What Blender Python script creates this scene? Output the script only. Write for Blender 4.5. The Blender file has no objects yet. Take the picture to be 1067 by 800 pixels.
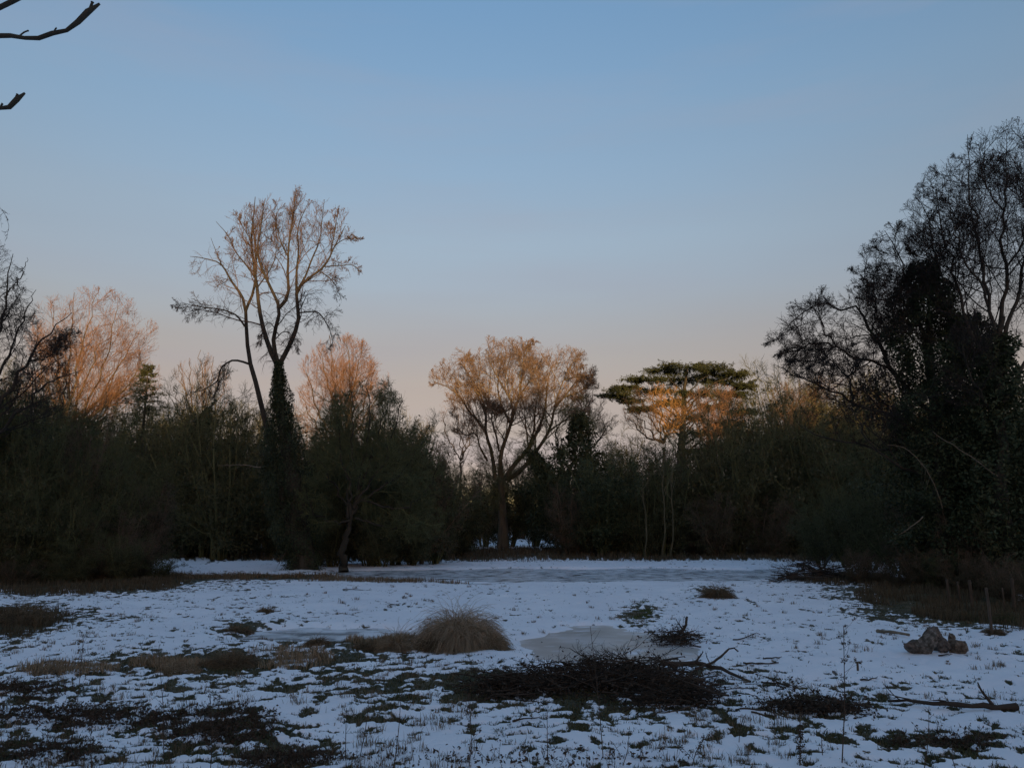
import bpy, math
import numpy as np

S = bpy.context.scene
COL = S.collection
RNG = np.random.default_rng(11)
PITCH = math.radians(10.48)
FPX = 800.0
CAMZ = 2.0

# ------------------------------------------------------------------ camera
cd = bpy.data.cameras.new("camera")
cam = bpy.data.objects.new("camera", cd)
COL.objects.link(cam)
S.camera = cam
cam.location = (0, 0, CAMZ)
cam.rotation_euler = (math.pi / 2 + PITCH, 0, 0)
cd.lens = 36.0 * FPX / 1067.0
cd.clip_end = 6000

# ------------------------------------------------------------------ world, sun, exposure
SUN_EL, SUN_AZ = math.radians(2.9), math.radians(172)      # behind the camera, a little to its right
w = bpy.data.worlds.new("World")
S.world = w
w.use_nodes = True
nt = w.node_tree
bg = nt.nodes['Background']
sky = nt.nodes.new('ShaderNodeTexSky')
sky.sky_type = 'NISHITA'
sky.sun_disc = False
sky.sun_elevation = math.radians(3.0)
sky.sun_rotation = SUN_AZ
tc = nt.nodes.new('ShaderNodeTexCoord')
sx = nt.nodes.new('ShaderNodeSeparateXYZ')
rp = nt.nodes.new('ShaderNodeValToRGB')
mul = nt.nodes.new('ShaderNodeMix')
mul.data_type = 'RGBA'; mul.blend_type = 'MULTIPLY'; mul.inputs[0].default_value = 1.0
nt.links.new(tc.outputs['Generated'], sx.inputs[0])
# thin streaks of high vapour: shift the lookup height a touch
nz = nt.nodes.new('ShaderNodeTexNoise'); nz.inputs['Scale'].default_value = 1.6; nz.inputs['Detail'].default_value = 3
mp = nt.nodes.new('ShaderNodeMapping'); mp.inputs['Scale'].default_value = (1, 1, 7); mp.inputs['Rotation'].default_value = (0, .18, 0)
nt.links.new(tc.outputs['Generated'], mp.inputs[0]); nt.links.new(mp.outputs[0], nz.inputs['Vector'])
ma = nt.nodes.new('ShaderNodeMath'); ma.operation = 'MULTIPLY_ADD'; ma.inputs[1].default_value = .05
nt.links.new(nz.outputs[0], ma.inputs[0])
sb = nt.nodes.new('ShaderNodeMath'); sb.operation = 'SUBTRACT'; sb.inputs[1].default_value = .025
nt.links.new(sx.outputs[2], sb.inputs[0]); nt.links.new(sb.outputs[0], ma.inputs[2])
nt.links.new(ma.outputs[0], rp.inputs[0])
els = rp.color_ramp.elements
stops = [(0.0, (.55, .70, 1.0)), (.0586, (.355, .36, .92)), (.120, (.392, .308, .435)), (.1745, (.478, .338, .376)),
         (.227, (.522, .388, .41)), (.302, (.572, .503, .57)), (.368, (.625, .585, .66)), (.497, (.63, .697, .84)),
         (.60, (.587, .737, .95)), (1.0, (.70, .90, 1.24))]
els[0].position = 0; els[0].color = (*stops[0][1], 1)
els[1].position = 1; els[1].color = (*stops[-1][1], 1)
for p_, c_ in stops[1:-1]:
    e_ = els.new(p_); e_.color = (*c_, 1)
nt.links.new(sky.outputs[0], mul.inputs[6])
nt.links.new(rp.outputs[0], mul.inputs[7])
# faint pinkish wisps of high cloud, upper right
wn = nt.nodes.new('ShaderNodeTexNoise'); wn.inputs['Scale'].default_value = 2.2; wn.inputs['Detail'].default_value = 6; wn.inputs['Roughness'].default_value = .55
wm = nt.nodes.new('ShaderNodeMapping'); wm.inputs['Scale'].default_value = (.7, 1, 5); wm.inputs['Rotation'].default_value = (0, .42, 0); wm.inputs['Location'].default_value = (.3, 0, .2)
wr = nt.nodes.new('ShaderNodeMapRange'); wr.inputs['From Min'].default_value = .48; wr.inputs['From Max'].default_value = .78; wr.inputs['To Max'].default_value = .32
nt.links.new(tc.outputs['Generated'], wm.inputs[0]); nt.links.new(wm.outputs[0], wn.inputs['Vector']); nt.links.new(wn.outputs[0], wr.inputs[0])
wx = nt.nodes.new('ShaderNodeMix'); wx.data_type = 'RGBA'; wx.inputs[7].default_value = (.80, .78, .92, 1)
nt.links.new(wr.outputs[0], wx.inputs[0]); nt.links.new(mul.outputs[2], wx.inputs[6])
nt.links.new(wx.outputs[2], bg.inputs[0])
bg.inputs[1].default_value = 0.15

sl = bpy.data.lights.new("sun", 'SUN')
sl.energy = 2.3
sl.angle = math.radians(0.6)
sl.color = (1.0, 0.60, 0.27)
sun = bpy.data.objects.new("sun", sl)
COL.objects.link(sun)
from mathutils import Vector
sd = Vector((math.sin(SUN_AZ) * math.cos(SUN_EL), math.cos(SUN_AZ) * math.cos(SUN_EL), math.sin(SUN_EL)))
sun.rotation_euler = sd.to_track_quat('Z', 'Y').to_euler()
sun.location = (20, -20, 60)

vs = S.view_settings
vs.view_transform = 'Standard'
vs.look = 'None'
vs.exposure = 1.63
vs.gamma = 1
vs.use_curve_mapping = False

# ------------------------------------------------------------------ picking points from the picture
def Dv(v):                       # distance of flat ground seen at photo row v
    return CAMZ / math.tan(math.atan((v - 400) / FPX) - PITCH)
def W(u, v, D):                  # point at depth D (along +Y) seen at photo pixel (u, v)
    yu = (400 - v) / FPX
    f = math.cos(PITCH) - yu * math.sin(PITCH)
    z = math.sin(PITCH) + yu * math.cos(PITCH)
    return np.array([(u - 533.5) / FPX / f * D, D, CAMZ + z / f * D])
def UV(x, y, z):                 # inverse, vectorised
    dz = z - CAMZ
    f = y * math.cos(PITCH) + dz * math.sin(PITCH)
    up = -y * math.sin(PITCH) + dz * math.cos(PITCH)
    return 533.5 + FPX * x / f, 400 - FPX * up / f

# ------------------------------------------------------------------ noise
_pt = np.random.default_rng(5).permutation(512)
_ga = np.random.default_rng(6).uniform(0, 2 * np.pi, 512)
def pn(x, y, seed=0):
    xi = np.floor(x).astype(np.int64); yi = np.floor(y).astype(np.int64)
    fx = x - xi; fy = y - yi
    def g(i, j, dx, dy):
        h = _pt[(_pt[(i + seed * 37) & 511] + j) & 511]
        a = _ga[h]
        return np.cos(a) * dx + np.sin(a) * dy
    s = fx * fx * fx * (fx * (fx * 6 - 15) + 10); t = fy * fy * fy * (fy * (fy * 6 - 15) + 10)
    a = g(xi, yi, fx, fy); b = g(xi + 1, yi, fx - 1, fy); c = g(xi, yi + 1, fx, fy - 1); d = g(xi + 1, yi + 1, fx - 1, fy - 1)
    return ((a * (1 - s) + b * s) * (1 - t) + (c * (1 - s) + d * s) * t) * 1.5
def fbm(x, y, sc, octv=3, seed=0):
    r = 0; a = 1; tot = 0
    for o in range(octv):
        r = r + a * pn(x / sc + 13.7 * o, y / sc - 7.1 * o, seed + o); tot += a; a *= .55; sc *= .5
    return r / tot
def sst(a, b, x):
    t = np.clip((x - a) / (b - a), 0, 1); return t * t * (3 - 2 * t)

# ------------------------------------------------------------------ the lie of the land
PONDS = [((3.6, 33.6), 11.5, 4.6, .0), ((1.6, 13.9), 1.35, 2.2, .0), ((-3.5, 15.1), 1.4, .95, .0)]
ICE_Z = -.02
def pond_d(x, y):
    m = np.full(np.shape(x), -9.0)
    for (cx, cy), rx, ry, _ in PONDS:
        wob = .5 * fbm(x, y, min(rx, ry) * .8, 3, 21)
        r = np.sqrt(((x - cx) / rx) ** 2 + ((y - cy) / ry) ** 2) + wob
        m = np.maximum(m, (1 - r) * min(rx, ry))
    return m
BARE = [(30, 642, 60, 10, .45), (5, 655, 40, 10, .45), (70, 700, 50, 8, .35), (190, 696, 60, 9, .5), (238, 690, 34, 12, .5), (60, 722, 60, 10, .3),
        (80, 748, 95, 13, .24), (225, 757, 62, 16, .24), (300, 790, 40, 12, .35), (20, 780, 50, 12, .25),
        (430, 712, 75, 22, .30), (400, 672, 55, 10, .45), (330, 690, 70, 16, .34), (500, 715, 40, 16, .35), (290, 722, 50, 6, .35), (385, 753, 20, 4, .6), (250,655,25,5,.5),
        (630, 720, 150, 24, .4), (600, 775, 190, 25, .10), (985, 775, 80, 9, .42), (668, 642, 20, 13, .6), (700, 665, 35, 10, .3),
        (845, 738, 75, 12, .42), (80, 611, 125, 8, .9), (990, 640, 110, 12, .42), (250, 602, 200, 4, .7), (860, 603, 60, 6, .5), (920, 618, 60, 9, .6),
        (1000, 625, 70, 14, .7), (1060, 640, 60, 15, .5), (740, 617, 20, 4, .5), (880, 770, 120, 30, .08)]
def bare_bias(x, y, z=0.0):
    u, v = UV(x, np.maximum(y, .8), np.zeros_like(x) + z)
    b = np.full(np.shape(x), -.238)
    b += .10 * sst(690, 760, v)
    b += .10 * sst(500, 250, u) * sst(610, 640, v)
    for (cu, cv, ru, rv, s) in BARE:
        q = ((u - cu) / ru) ** 2 + ((v - cv) / rv) ** 2
        b += s * np.exp(-q * .9)
    far = sst(42, 50, y) * (1 - sst(64, 70, y) * (np.abs(u - 540) < 90))
    gap = np.exp(-((u - 530) / 60) ** 4) * sst(60, 66, y)
    b += .55 * far * (1 - gap)
    b = np.where(y < 2.5, -.1, b)
    return b
def bare_val(x, y):
    n = fbm(x, y * 1.15, .26, 5, 3) * .9 + fbm(x, y, 1.9, 2, 9) * .30
    fu, fv = UV(x, np.maximum(y, .8), np.zeros_like(x))           # old ruts running across the wet ground
    wf = np.exp(-((fu - 430) / 95) ** 2 - ((fv - 714) / 26) ** 2) * (y > 2.5)
    rut = pn((x * .80 + y * .60) / .95, (-x * .60 + y * .80) / .17, 61)
    return n * (1 - .4 * wf) + bare_bias(x, y) + wf * (.75 * rut + .02)
def gz(x, y, fine=True):
    x = np.asarray(x, float); y = np.asarray(y, float)
    z = .10 * fbm(x, y, 8, 2, 1) + .065 * fbm(x, y, 1.7, 2, 2)
    if fine:
        z = z + .034 * fbm(x, y, .42, 3, 4) - .03 * sst(.30, .62, fbm(x, y, .33, 2, 17))
    d = pond_d(x, y)
    z = z * (1 - .45 * sst(-1.2, 0, d)) + .05 - .16 * sst(-.5, .35, d)
    z = z + .25 * sst(44, 60, y)
    if fine:
        z = z - .028 * sst(-.02, .10, bare_val(x, y)) * (d < 0)
    return z
def g1(x, y):
    return float(gz(np.array([x]), np.array([y]))[0])
def GP(u, v):                    # ground point under photo pixel
    D = Dv(v); p = W(u, v, D); p[2] = g1(p[0], p[1]); return p

# ------------------------------------------------------------------ materials
def nmat(name, build):
    m = bpy.data.materials.new(name); m.use_nodes = True
    n = m.node_tree; b = n.nodes['Principled BSDF']
    b.inputs['Specular IOR Level'].default_value = .2
    b.inputs['Roughness'].default_value = .85
    build(n, b); return m
def ramp(n, fac, cols):
    r = n.nodes.new('ShaderNodeValToRGB'); e = r.color_ramp.elements
    e[0].position = cols[0][0]; e[0].color = (*cols[0][1], 1)
    e[1].position = cols[-1][0]; e[1].color = (*cols[-1][1], 1)
    for p, c in cols[1:-1]:
        q = e.new(p); q.color = (*c, 1)
    n.links.new(fac, r.inputs[0]); return r.outputs[0]
def noise(n, sc, det=4, obj=True, st=None):
    t = n.nodes.new('ShaderNodeTexNoise'); t.inputs['Scale'].default_value = sc; t.inputs['Detail'].default_value = det
    g = n.nodes.new('ShaderNodeTexCoord')
    src = g.outputs['Object']
    if st:
        mpn = n.nodes.new('ShaderNodeMapping'); mpn.inputs['Scale'].default_value = st
        n.links.new(src, mpn.inputs[0]); src = mpn.outputs[0]
    n.links.new(src, t.inputs['Vector']); return t.outputs[0]
def bump(n, b, h, s, d):
    k = n.nodes.new('ShaderNodeBump'); k.inputs['Strength'].default_value = s; k.inputs['Distance'].default_value = d
    n.links.new(h, k.inputs['Height']); n.links.new(k.outputs[0], b.inputs['Normal'])
def island_mat(name, c0, c1, c2=None, rough=.85, trans=0):
    def bld(n, b):
        g = n.nodes.new('ShaderNodeNewGeometry')
        cols = [(0, c0), (1, c1)] if c2 is None else [(0, c0), (.6, c1), (1, c2)]
        n.links.new(ramp(n, g.outputs['Random Per Island'], cols), b.inputs['Base Color'])
        b.inputs['Roughness'].default_value = rough
    return nmat(name, bld)
def bark_mat(name, c0, c1, c2=None, sc=3.0):
    def bld(n, b):
        f = noise(n, sc, 6, st=(1, 1, .25))
        cols = [(.3, c0), (.7, c1)] if c2 is None else [(.3, c0), (.52, c1), (.7, c2)]
        n.links.new(ramp(n, f, cols), b.inputs['Base Color'])
        bump(n, b, noise(n, sc * 6, 5, st=(1, 1, .2)), .7, .03)
    return nmat(name, bld)

def _snow(n, b):
    at = n.nodes.new('ShaderNodeAttribute'); at.attribute_name = 'bare'
    f = noise(n, 9, 5); f2 = noise(n, 38, 3)
    m1 = n.nodes.new('ShaderNodeMath'); m1.operation = 'MULTIPLY_ADD'; m1.inputs[1].default_value = .62
    n.links.new(f, m1.inputs[0]); n.links.new(at.outputs['Fac'], m1.inputs[2])
    m2 = n.nodes.new('ShaderNodeMath'); m2.operation = 'MULTIPLY_ADD'; m2.inputs[1].default_value = .22
    n.links.new(f2, m2.inputs[0]); n.links.new(m1.outputs[0], m2.inputs[2])
    msk = ramp(n, m2.outputs[0], [(.43, (0, 0, 0)), (.50, (1, 1, 1))])
    soil = ramp(n, noise(n, 2.3, 6), [(.35, (.030, .034, .016)), (.5, (.055, .047, .026)), (.66, (.10, .078, .045))])
    snow = ramp(n, noise(n, .7, 4), [(.3, (.74, .76, .80)), (.7, (.84, .855, .88))])
    mx = n.nodes.new('ShaderNodeMix'); mx.data_type = 'RGBA'
    n.links.new(msk, mx.inputs[0]); n.links.new(snow, mx.inputs[6]); n.links.new(soil, mx.inputs[7])
    n.links.new(mx.outputs[2], b.inputs['Base Color'])
    b.inputs['Roughness'].default_value = .7
    bump(n, b, noise(n, 14, 6), .5, .03)
M_GROUND = nmat('snow_and_grass', _snow)
def dust(n, b, lo=.50, hi=.60):                  # wind-blown snow lying on the ice
    src = b.inputs['Base Color'].links[0].from_socket
    mk = ramp(n, noise(n, 1.7, 7, st=(1, 1.6, 1)), [(lo, (0, 0, 0)), (hi, (1, 1, 1))])
    mx = n.nodes.new('ShaderNodeMix'); mx.data_type = 'RGBA'; mx.inputs[7].default_value = (.74, .76, .8, 1)
    n.links.new(mk, mx.inputs[0]); n.links.new(src, mx.inputs[6]); n.links.new(mx.outputs[2], b.inputs['Base Color'])
    m2 = n.nodes.new('ShaderNodeMath'); m2.operation = 'MAXIMUM'; n.links.new(mk, m2.inputs[0])
    if b.inputs['Roughness'].links: n.links.new(b.inputs['Roughness'].links[0].from_socket, m2.inputs[1])
    else: m2.inputs[1].default_value = b.inputs['Roughness'].default_value
    n.links.new(m2.outputs[0], b.inputs['Roughness'])
def _ice(n, b):
    f = noise(n, .55, 5)
    n.links.new(ramp(n, f, [(.3, (.22, .24, .25)), (.5, (.36, .38, .39)), (.62, (.6, .62, .64))]), b.inputs['Base Color'])
    n.links.new(ramp(n, noise(n, 1.3, 4), [(.35, (.10, .10, .10)), (.65, (.34, .34, .34))]), b.inputs['Roughness'])
    b.inputs['Specular IOR Level'].default_value = .5
    bump(n, b, noise(n, 3, 4), .12, .02)
    dust(n, b, .38, .74)
M_ICE = nmat('pond_ice', _ice)
def _ice2(n, b):
    f = noise(n, .8, 5)
    n.links.new(ramp(n, f, [(.3, (.30, .28, .26)), (.5, (.42, .40, .38)), (.68, (.6, .58, .58))]), b.inputs['Base Color'])
    b.inputs['Roughness'].default_value = .3
    b.inputs['Specular IOR Level'].default_value = .6
    bump(n, b, noise(n, 4, 4), .15, .02)
    dust(n, b, .56, .70)
M_ICE2 = nmat('grey_ice', _ice2)
M_SUN_BLOCK = bark_mat('sun_block_cover', (.02, .022, .014), (.05, .045, .03), sc=.2)
M_BARK = bark_mat('dark_bark', (.022, .021, .016), (.06, .053, .04))
M_BARKL = bark_mat('lit_bark', (.10, .085, .055), (.22, .185, .12), (.15, .14, .085))  # paler copy of the bark, sunlight on limbs put into its colour
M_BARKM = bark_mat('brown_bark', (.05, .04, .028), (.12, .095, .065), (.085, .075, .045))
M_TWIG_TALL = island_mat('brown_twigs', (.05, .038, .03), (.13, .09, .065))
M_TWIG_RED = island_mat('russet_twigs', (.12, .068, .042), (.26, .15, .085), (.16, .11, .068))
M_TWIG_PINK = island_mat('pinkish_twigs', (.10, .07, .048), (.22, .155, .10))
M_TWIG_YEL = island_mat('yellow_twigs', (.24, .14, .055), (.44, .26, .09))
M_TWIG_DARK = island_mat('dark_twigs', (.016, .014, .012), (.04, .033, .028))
M_THICK = island_mat('thicket_twigs', (.055, .062, .028), (.125, .135, .06))
M_THICKG = island_mat('greenish_thicket_twigs', (.07, .075, .032), (.16, .155, .07))
M_THICKB = island_mat('brown_thicket_twigs', (.08, .058, .04), (.16, .115, .08))
M_IVY = island_mat('ivy_leaves', (.018, .028, .013), (.042, .056, .026), (.06, .07, .036), rough=.6)
M_LITTER = island_mat('thicket_leaves', (.035, .036, .018), (.085, .08, .042))
M_CEDAR = island_mat('cedar_needles', (.018, .028, .012), (.045, .058, .024), (.04, .042, .022))
M_SPRUCE = island_mat('spruce_needles', (.025, .035, .015), (.06, .065, .03))
M_STRAW = island_mat('straw_grass', (.13, .095, .055), (.33, .25, .16), (.24, .18, .12))
M_STRAW2 = island_mat('pale_straw', (.20, .155, .10), (.46, .36, .25), (.34, .26, .17))
M_DRY = island_mat('dry_grass', (.06, .045, .028), (.20, .145, .09), (.10, .085, .045))
M_DRY2 = island_mat('dark_dry_grass', (.04, .032, .02), (.11, .088, .055), (.07, .058, .034))
M_GREEN = island_mat('short_grass', (.028, .036, .014), (.07, .075, .032), (.12, .095, .05))
M_WET = island_mat('wet_green_grass', (.04, .06, .02), (.09, .12, .045))
M_WEED = island_mat('dead_weed', (.035, .025, .018), (.085, .06, .042))
M_BRUSH = island_mat('cut_brush', (.022, .018, .014), (.07, .052, .038))
M_POST = bark_mat('weathered_wood', (.05, .038, .028), (.12, .09, .065), sc=8)
M_SAP = bark_mat('sapling_bark', (.055, .05, .028), (.115, .10, .06), sc=6)
M_PALE = bark_mat('pale_stick', (.11, .09, .065), (.22, .18, .13), sc=6)

# ------------------------------------------------------------------ mesh building
class MB:
    def __init__(s): s.v = []; s.q = []; s.t = []; s.n = 0
    def add(s, v, q=None, t=None):
        v = np.asarray(v, float).reshape(-1, 3)
        if q is not None and len(q): s.q.append(np.asarray(q, np.int64).reshape(-1, 4) + s.n)
        if t is not None and len(t): s.t.append(np.asarray(t, np.int64).reshape(-1, 3) + s.n)
        s.v.append(v); s.n += len(v); return s
    def mesh(s, name, mat, smooth=True, origin=None):
        V = np.concatenate(s.v) if s.v else np.zeros((0, 3))
        if origin is not None: V = V - np.asarray(origin)
        Q = np.concatenate(s.q) if s.q else np.zeros((0, 4), int)
        T = np.concatenate(s.t) if s.t else np.zeros((0, 3), int)
        me = bpy.data.meshes.new(name)
        me.vertices.add(len(V)); me.vertices.foreach_set('co', V.astype(np.float32).ravel())
        nl = len(Q) * 4 + len(T) * 3
        me.loops.add(nl); me.loops.foreach_set('vertex_index', np.concatenate([Q.ravel(), T.ravel()]).astype(np.int32))
        me.polygons.add(len(Q) + len(T))
        ls = np.concatenate([np.arange(len(Q)) * 4, len(Q) * 4 + np.arange(len(T)) * 3]).astype(np.int32)
        me.polygons.foreach_set('loop_start', ls)
        if smooth: me.polygons.foreach_set('use_smooth', np.ones(len(Q) + len(T), bool))
        me.update(calc_edges=True)
        me.materials.append(mat)
        return me
    def build(s, name, mat, parent=None, smooth=True, origin=None):
        o = bpy.data.objects.new(name, s.mesh(name, mat, smooth, origin))
        COL.objects.link(o)
        if parent: o.parent = parent
        return o

def tubes(mb, P, R, s=3, cap=False):
    """P (N,k,3) polylines, R (N,k) radii"""
    P = np.asarray(P, float); R = np.asarray(R, float)
    if len(P) == 0: return
    N, k, _ = P.shape
    T = np.gradient(P, axis=1)
    T /= np.linalg.norm(T, axis=2, keepdims=True) + 1e-9
    ref = np.where(np.abs(T[:, :1, 2:3]) > .8, np.array([[[1., 0, 0]]]), np.array([[[0, 0, 1.]]]))
    A = np.cross(T, np.broadcast_to(ref, T.shape)); A /= np.linalg.norm(A, axis=2, keepdims=True) + 1e-9
    B = np.cross(T, A)
    th = np.arange(s) / s * 2 * np.pi
    V = P[:, :, None] + R[:, :, None, None] * (A[:, :, None] * np.cos(th)[:, None] + B[:, :, None] * np.sin(th)[:, None])
    idx = np.arange(N * k * s).reshape(N, k, s)
    a = idx[:, :-1]; b = np.roll(a, -1, 2); c = idx[:, 1:]; d = np.roll(c, -1, 2)
    Q = np.stack([a, c, d, b], -1).reshape(-1, 4)[:, ::-1]
    mb.add(V, Q)
    if cap and s >= 4:
        base = mb.n - N * k * s
        for i in range(N):
            for e in (0, k - 1):
                r = base + idx[i, e]; c0 = P[i, e]
                mb.add([c0]); ci = mb.n - 1
                for j in range(s):
                    mb.t.append(np.array([[r[j], r[(j + 1) % s], ci]]))

def unit(v): return v / (np.linalg.norm(v, axis=-1, keepdims=True) + 1e-9)
def resample(pts, K):
    pts = np.asarray(pts, float)
    if len(pts) > 2:                                    # catmull-rom
        ext = np.vstack([2 * pts[0] - pts[1], pts, 2 * pts[-1] - pts[-2]]); out = []
        for i in range(1, len(ext) - 2):
            for t in np.linspace(0, 1, 8, endpoint=False):
                p0, p1, p2, p3 = ext[i - 1:i + 3]
                out.append(.5 * ((2 * p1) + (-p0 + p2) * t + (2 * p0 - 5 * p1 + 4 * p2 - p3) * t * t + (-p0 + 3 * p1 - 3 * p2 + p3) * t ** 3))
        out.append(ext[-2]); pts = np.array(out)
    d = np.concatenate([[0], np.cumsum(np.linalg.norm(np.diff(pts, axis=0), axis=1))])
    s = np.linspace(0, d[-1], K)
    return np.stack([np.interp(s, d, pts[:, i]) for i in range(3)], 1)

def grow(start, dirs, L, k, trop, wob, rng):
    """polylines from start (N,3) along dirs, length L (N,)"""
    N = len(start); P = np.zeros((N, k, 3)); P[:, 0] = start; d = unit(dirs)
    st = (L / (k - 1))[:, None]
    for i in range(1, k):
        g = trop(P[:, i - 1]) if callable(trop) else trop
        d = unit(d + rng.normal(0, wob, (N, 3)) + np.stack([np.zeros(N), np.zeros(N), np.zeros(N) + g], 1))
        P[:, i] = P[:, i - 1] + d * st
    return P

def spread(P, R, n, tr, ang, ln, rr, k, trop, wob, rng, env=None, taper=.35, rmin=.003, absl=False):
    N, K, _ = P.shape
    idx = np.repeat(np.arange(N), n)
    base = np.tile((np.arange(n) + .5) / n, N) + rng.uniform(-.5, .5, N * n) / n
    t = tr[0] + (tr[1] - tr[0]) * np.clip(base, 0, 1)
    f = t * (K - 1); i0 = np.clip(f.astype(int), 0, K - 2); fr = (f - i0)[:, None]
    p = P[idx, i0] * (1 - fr) + P[idx, i0 + 1] * fr
    tg = unit(P[idx, i0 + 1] - P[idx, i0])
    pr = R[idx, i0] * (1 - fr[:, 0]) + R[idx, i0 + 1] * fr[:, 0]
    q = unit(np.cross(tg, rng.normal(0, 1, (len(t), 3))))
    a = np.radians(rng.normal(ang[0], ang[1], len(t)))[:, None]
    d = tg * np.cos(a) + q * np.sin(a)
    PL = np.linalg.norm(np.diff(P, axis=1), axis=2).sum(1)[idx]
    L = (ln if absl else ln * PL) * (1.15 - .55 * t) * rng.uniform(.55, 1.3, len(t))
    C = grow(p, d, L, k, trop, wob, rng)
    if env is not None:
        ok = np.zeros(len(t), bool); sc = np.zeros(len(t))
        for s in (1, .75, .5, .3):
            tip = C[:, 0] + (C[:, -1] - C[:, 0]) * s
            ins = env(tip) & ~ok
            sc[ins] = s; ok |= ins
        C = C[:, :1] + (C - C[:, :1]) * sc[:, None, None]
        C = C[ok]; pr = pr[ok]
    r0 = np.maximum(pr * rr * rng.uniform(.7, 1.1, len(pr)), rmin)
    Rr = r0[:, None] * np.linspace(1, taper, k)[None]
    return C, np.maximum(Rr, rmin * .6)

def leaves(mb, c, size, rng, nrm=None, flat=0.0, asp=.8):
    N = len(c)
    n = unit(rng.normal(0, 1, (N, 3)) * (1 - flat) + np.array([0, 0, flat * 1.5]))
    a = unit(np.cross(n, rng.normal(0, 1, (N, 3)))); b = np.cross(n, a)
    s = (size * rng.uniform(.6, 1.3, N))[:, None]
    V = np.stack([c - a * s, c + b * s * asp * .6, c + a * s, c - b * s * asp * .6], 1)
    mb.add(V, np.arange(N * 4).reshape(N, 4))

def blades(mb, base, h, wd, lean, rng, curl=.5):
    N = len(base); az = rng.uniform(0, 2 * np.pi, N)
    dr = np.stack([np.cos(az), np.sin(az), np.zeros(N)], 1) if lean is None or np.isscalar(lean) else lean
    if lean is None or np.isscalar(lean): dr = dr * rng.uniform(0, 1, N)[:, None] * (lean or .4)
    side = unit(np.cross(dr + 1e-4, np.array([0, 0, 1.]))) * (wd if np.isscalar(wd) else wd[:, None]) * .5
    h = h[:, None]; up = np.array([0, 0, 1.])
    m = base + up * h * .55 + dr * h * .35
    tp = base + up * h * (1 - curl * np.linalg.norm(dr, axis=1, keepdims=True) * .5) + dr * h
    V = np.stack([base - side, base + side, m + side * .8, m - side * .8, tp], 1)
    o = np.arange(N)[:, None] * 5
    mb.add(V, o + np.array([[0, 1, 2, 3]]), o + np.array([[3, 2, 4]]))

# ------------------------------------------------------------------ object helpers
def tag(o, label=None, cat=None, group=None, kind=None):
    if label: o['label'] = label
    if cat: o['category'] = cat
    if group: o['group'] = group
    if kind: o['kind'] = kind
    return o
def empty(name, loc, label, cat, group=None, rz=0, sc=1.0):
    e = bpy.data.objects.new(name, None); COL.objects.link(e)
    e.location = loc; e.rotation_euler = (0, 0, rz)
    e.scale = (sc, sc, sc) if np.isscalar(sc) else sc
    e.empty_display_size = .2
    return tag(e, label, cat, group)
def copy_tree(o, loc, rz, sc, label, group=None, cat=None):
    r = o.copy(); COL.objects.link(r); r.location = loc; r.rotation_euler = (0, 0, rz)
    r.scale = (sc, sc, sc) if np.isscalar(sc) else sc
    r['label'] = label
    if group: r['group'] = group
    elif 'group' in r: del r['group']
    if cat: r['category'] = cat
    for ch in o.children:
        c = ch.copy(); COL.objects.link(c); c.parent = r
        for g in ch.children:
            d = g.copy(); COL.objects.link(d); d.parent = c
    return r

# ------------------------------------------------------------------ ground
def build_ground():
    a1 = np.radians(np.arange(-54, 54.01, .095))
    a2 = np.radians(np.linspace(54, 306, 60)[1:-1])
    ang = np.concatenate([a1, a2]); na = len(ang)
    r = [0.25, .7, 1.2, 1.8, 2.4, 3.0]
    while r[-1] < 46: r.append(r[-1] + min(.12, max(.03, r[-1] ** 2 / 2100)))
    while r[-1] < 2600: r.append(r[-1] * 1.06 + .2)
    r = np.array(r); nr = len(r)
    A, Rr = np.meshgrid(ang, r)
    X = np.sin(A) * Rr; Y = np.cos(A) * Rr
    Z = gz(X, Y) * (1 - sst(150, 400, Rr)) - .0
    V = np.stack([X, Y, Z], -1).reshape(-1, 3)
    idx = np.arange(nr * na).reshape(nr, na)
    a = idx[:-1]; b = idx[1:]; c = np.roll(b, -1, 1); d = np.roll(a, -1, 1)
    Q = np.stack([a, b, c, d], -1).reshape(-1, 4)[:, ::-1]
    mb = MB(); mb.add(V, Q)
    mb.add([[0, 0, gz(np.array([0.]), np.array([0.]))[0]]])
    ce = mb.n - 1
    mb.t.append(np.stack([idx[0], np.roll(idx[0], -1), np.full(na, ce)], 1)[:, ::-1])
    o = mb.build('ground', M_GROUND); tag(o, kind='structure')
    at = o.data.attributes.new('bare', 'FLOAT', 'POINT')
    bv = bare_val(X, Y).ravel()
    at.data.foreach_set('value', np.append(bv, -.3).astype(np.float32))
    return o
build_ground()

def ice_sheet(i, mat):
    (cx, cy), rx, ry, _ = PONDS[i]
    na, nr = 72, 14
    mb = MB(); th = np.linspace(0, 2 * np.pi, na, endpoint=False); rr = np.linspace(.02, 1.28, nr)
    T, Rr = np.meshgrid(th, rr)
    X = cx + np.cos(T) * Rr * rx; Y = cy + np.sin(T) * Rr * ry
    V = np.stack([X, Y, ICE_Z + 0 * X], -1).reshape(-1, 3)
    idx = np.arange(nr * na).reshape(nr, na)
    a = idx[:-1]; b = idx[1:]; c = np.roll(b, -1, 1); d = np.roll(a, -1, 1)
    mb.add(V, np.stack([a, b, c, d], -1).reshape(-1, 4))
    mb.add([[cx, cy, ICE_Z]]); mb.t.append(np.stack([idx[0], np.roll(idx[0], -1), np.full(na, mb.n - 1)], 1))
    return tag(mb.build('frozen_pond', mat), kind='structure')
ice_sheet(0, M_ICE); ice_sheet(1, M_ICE2); ice_sheet(2, M_ICE)

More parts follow.
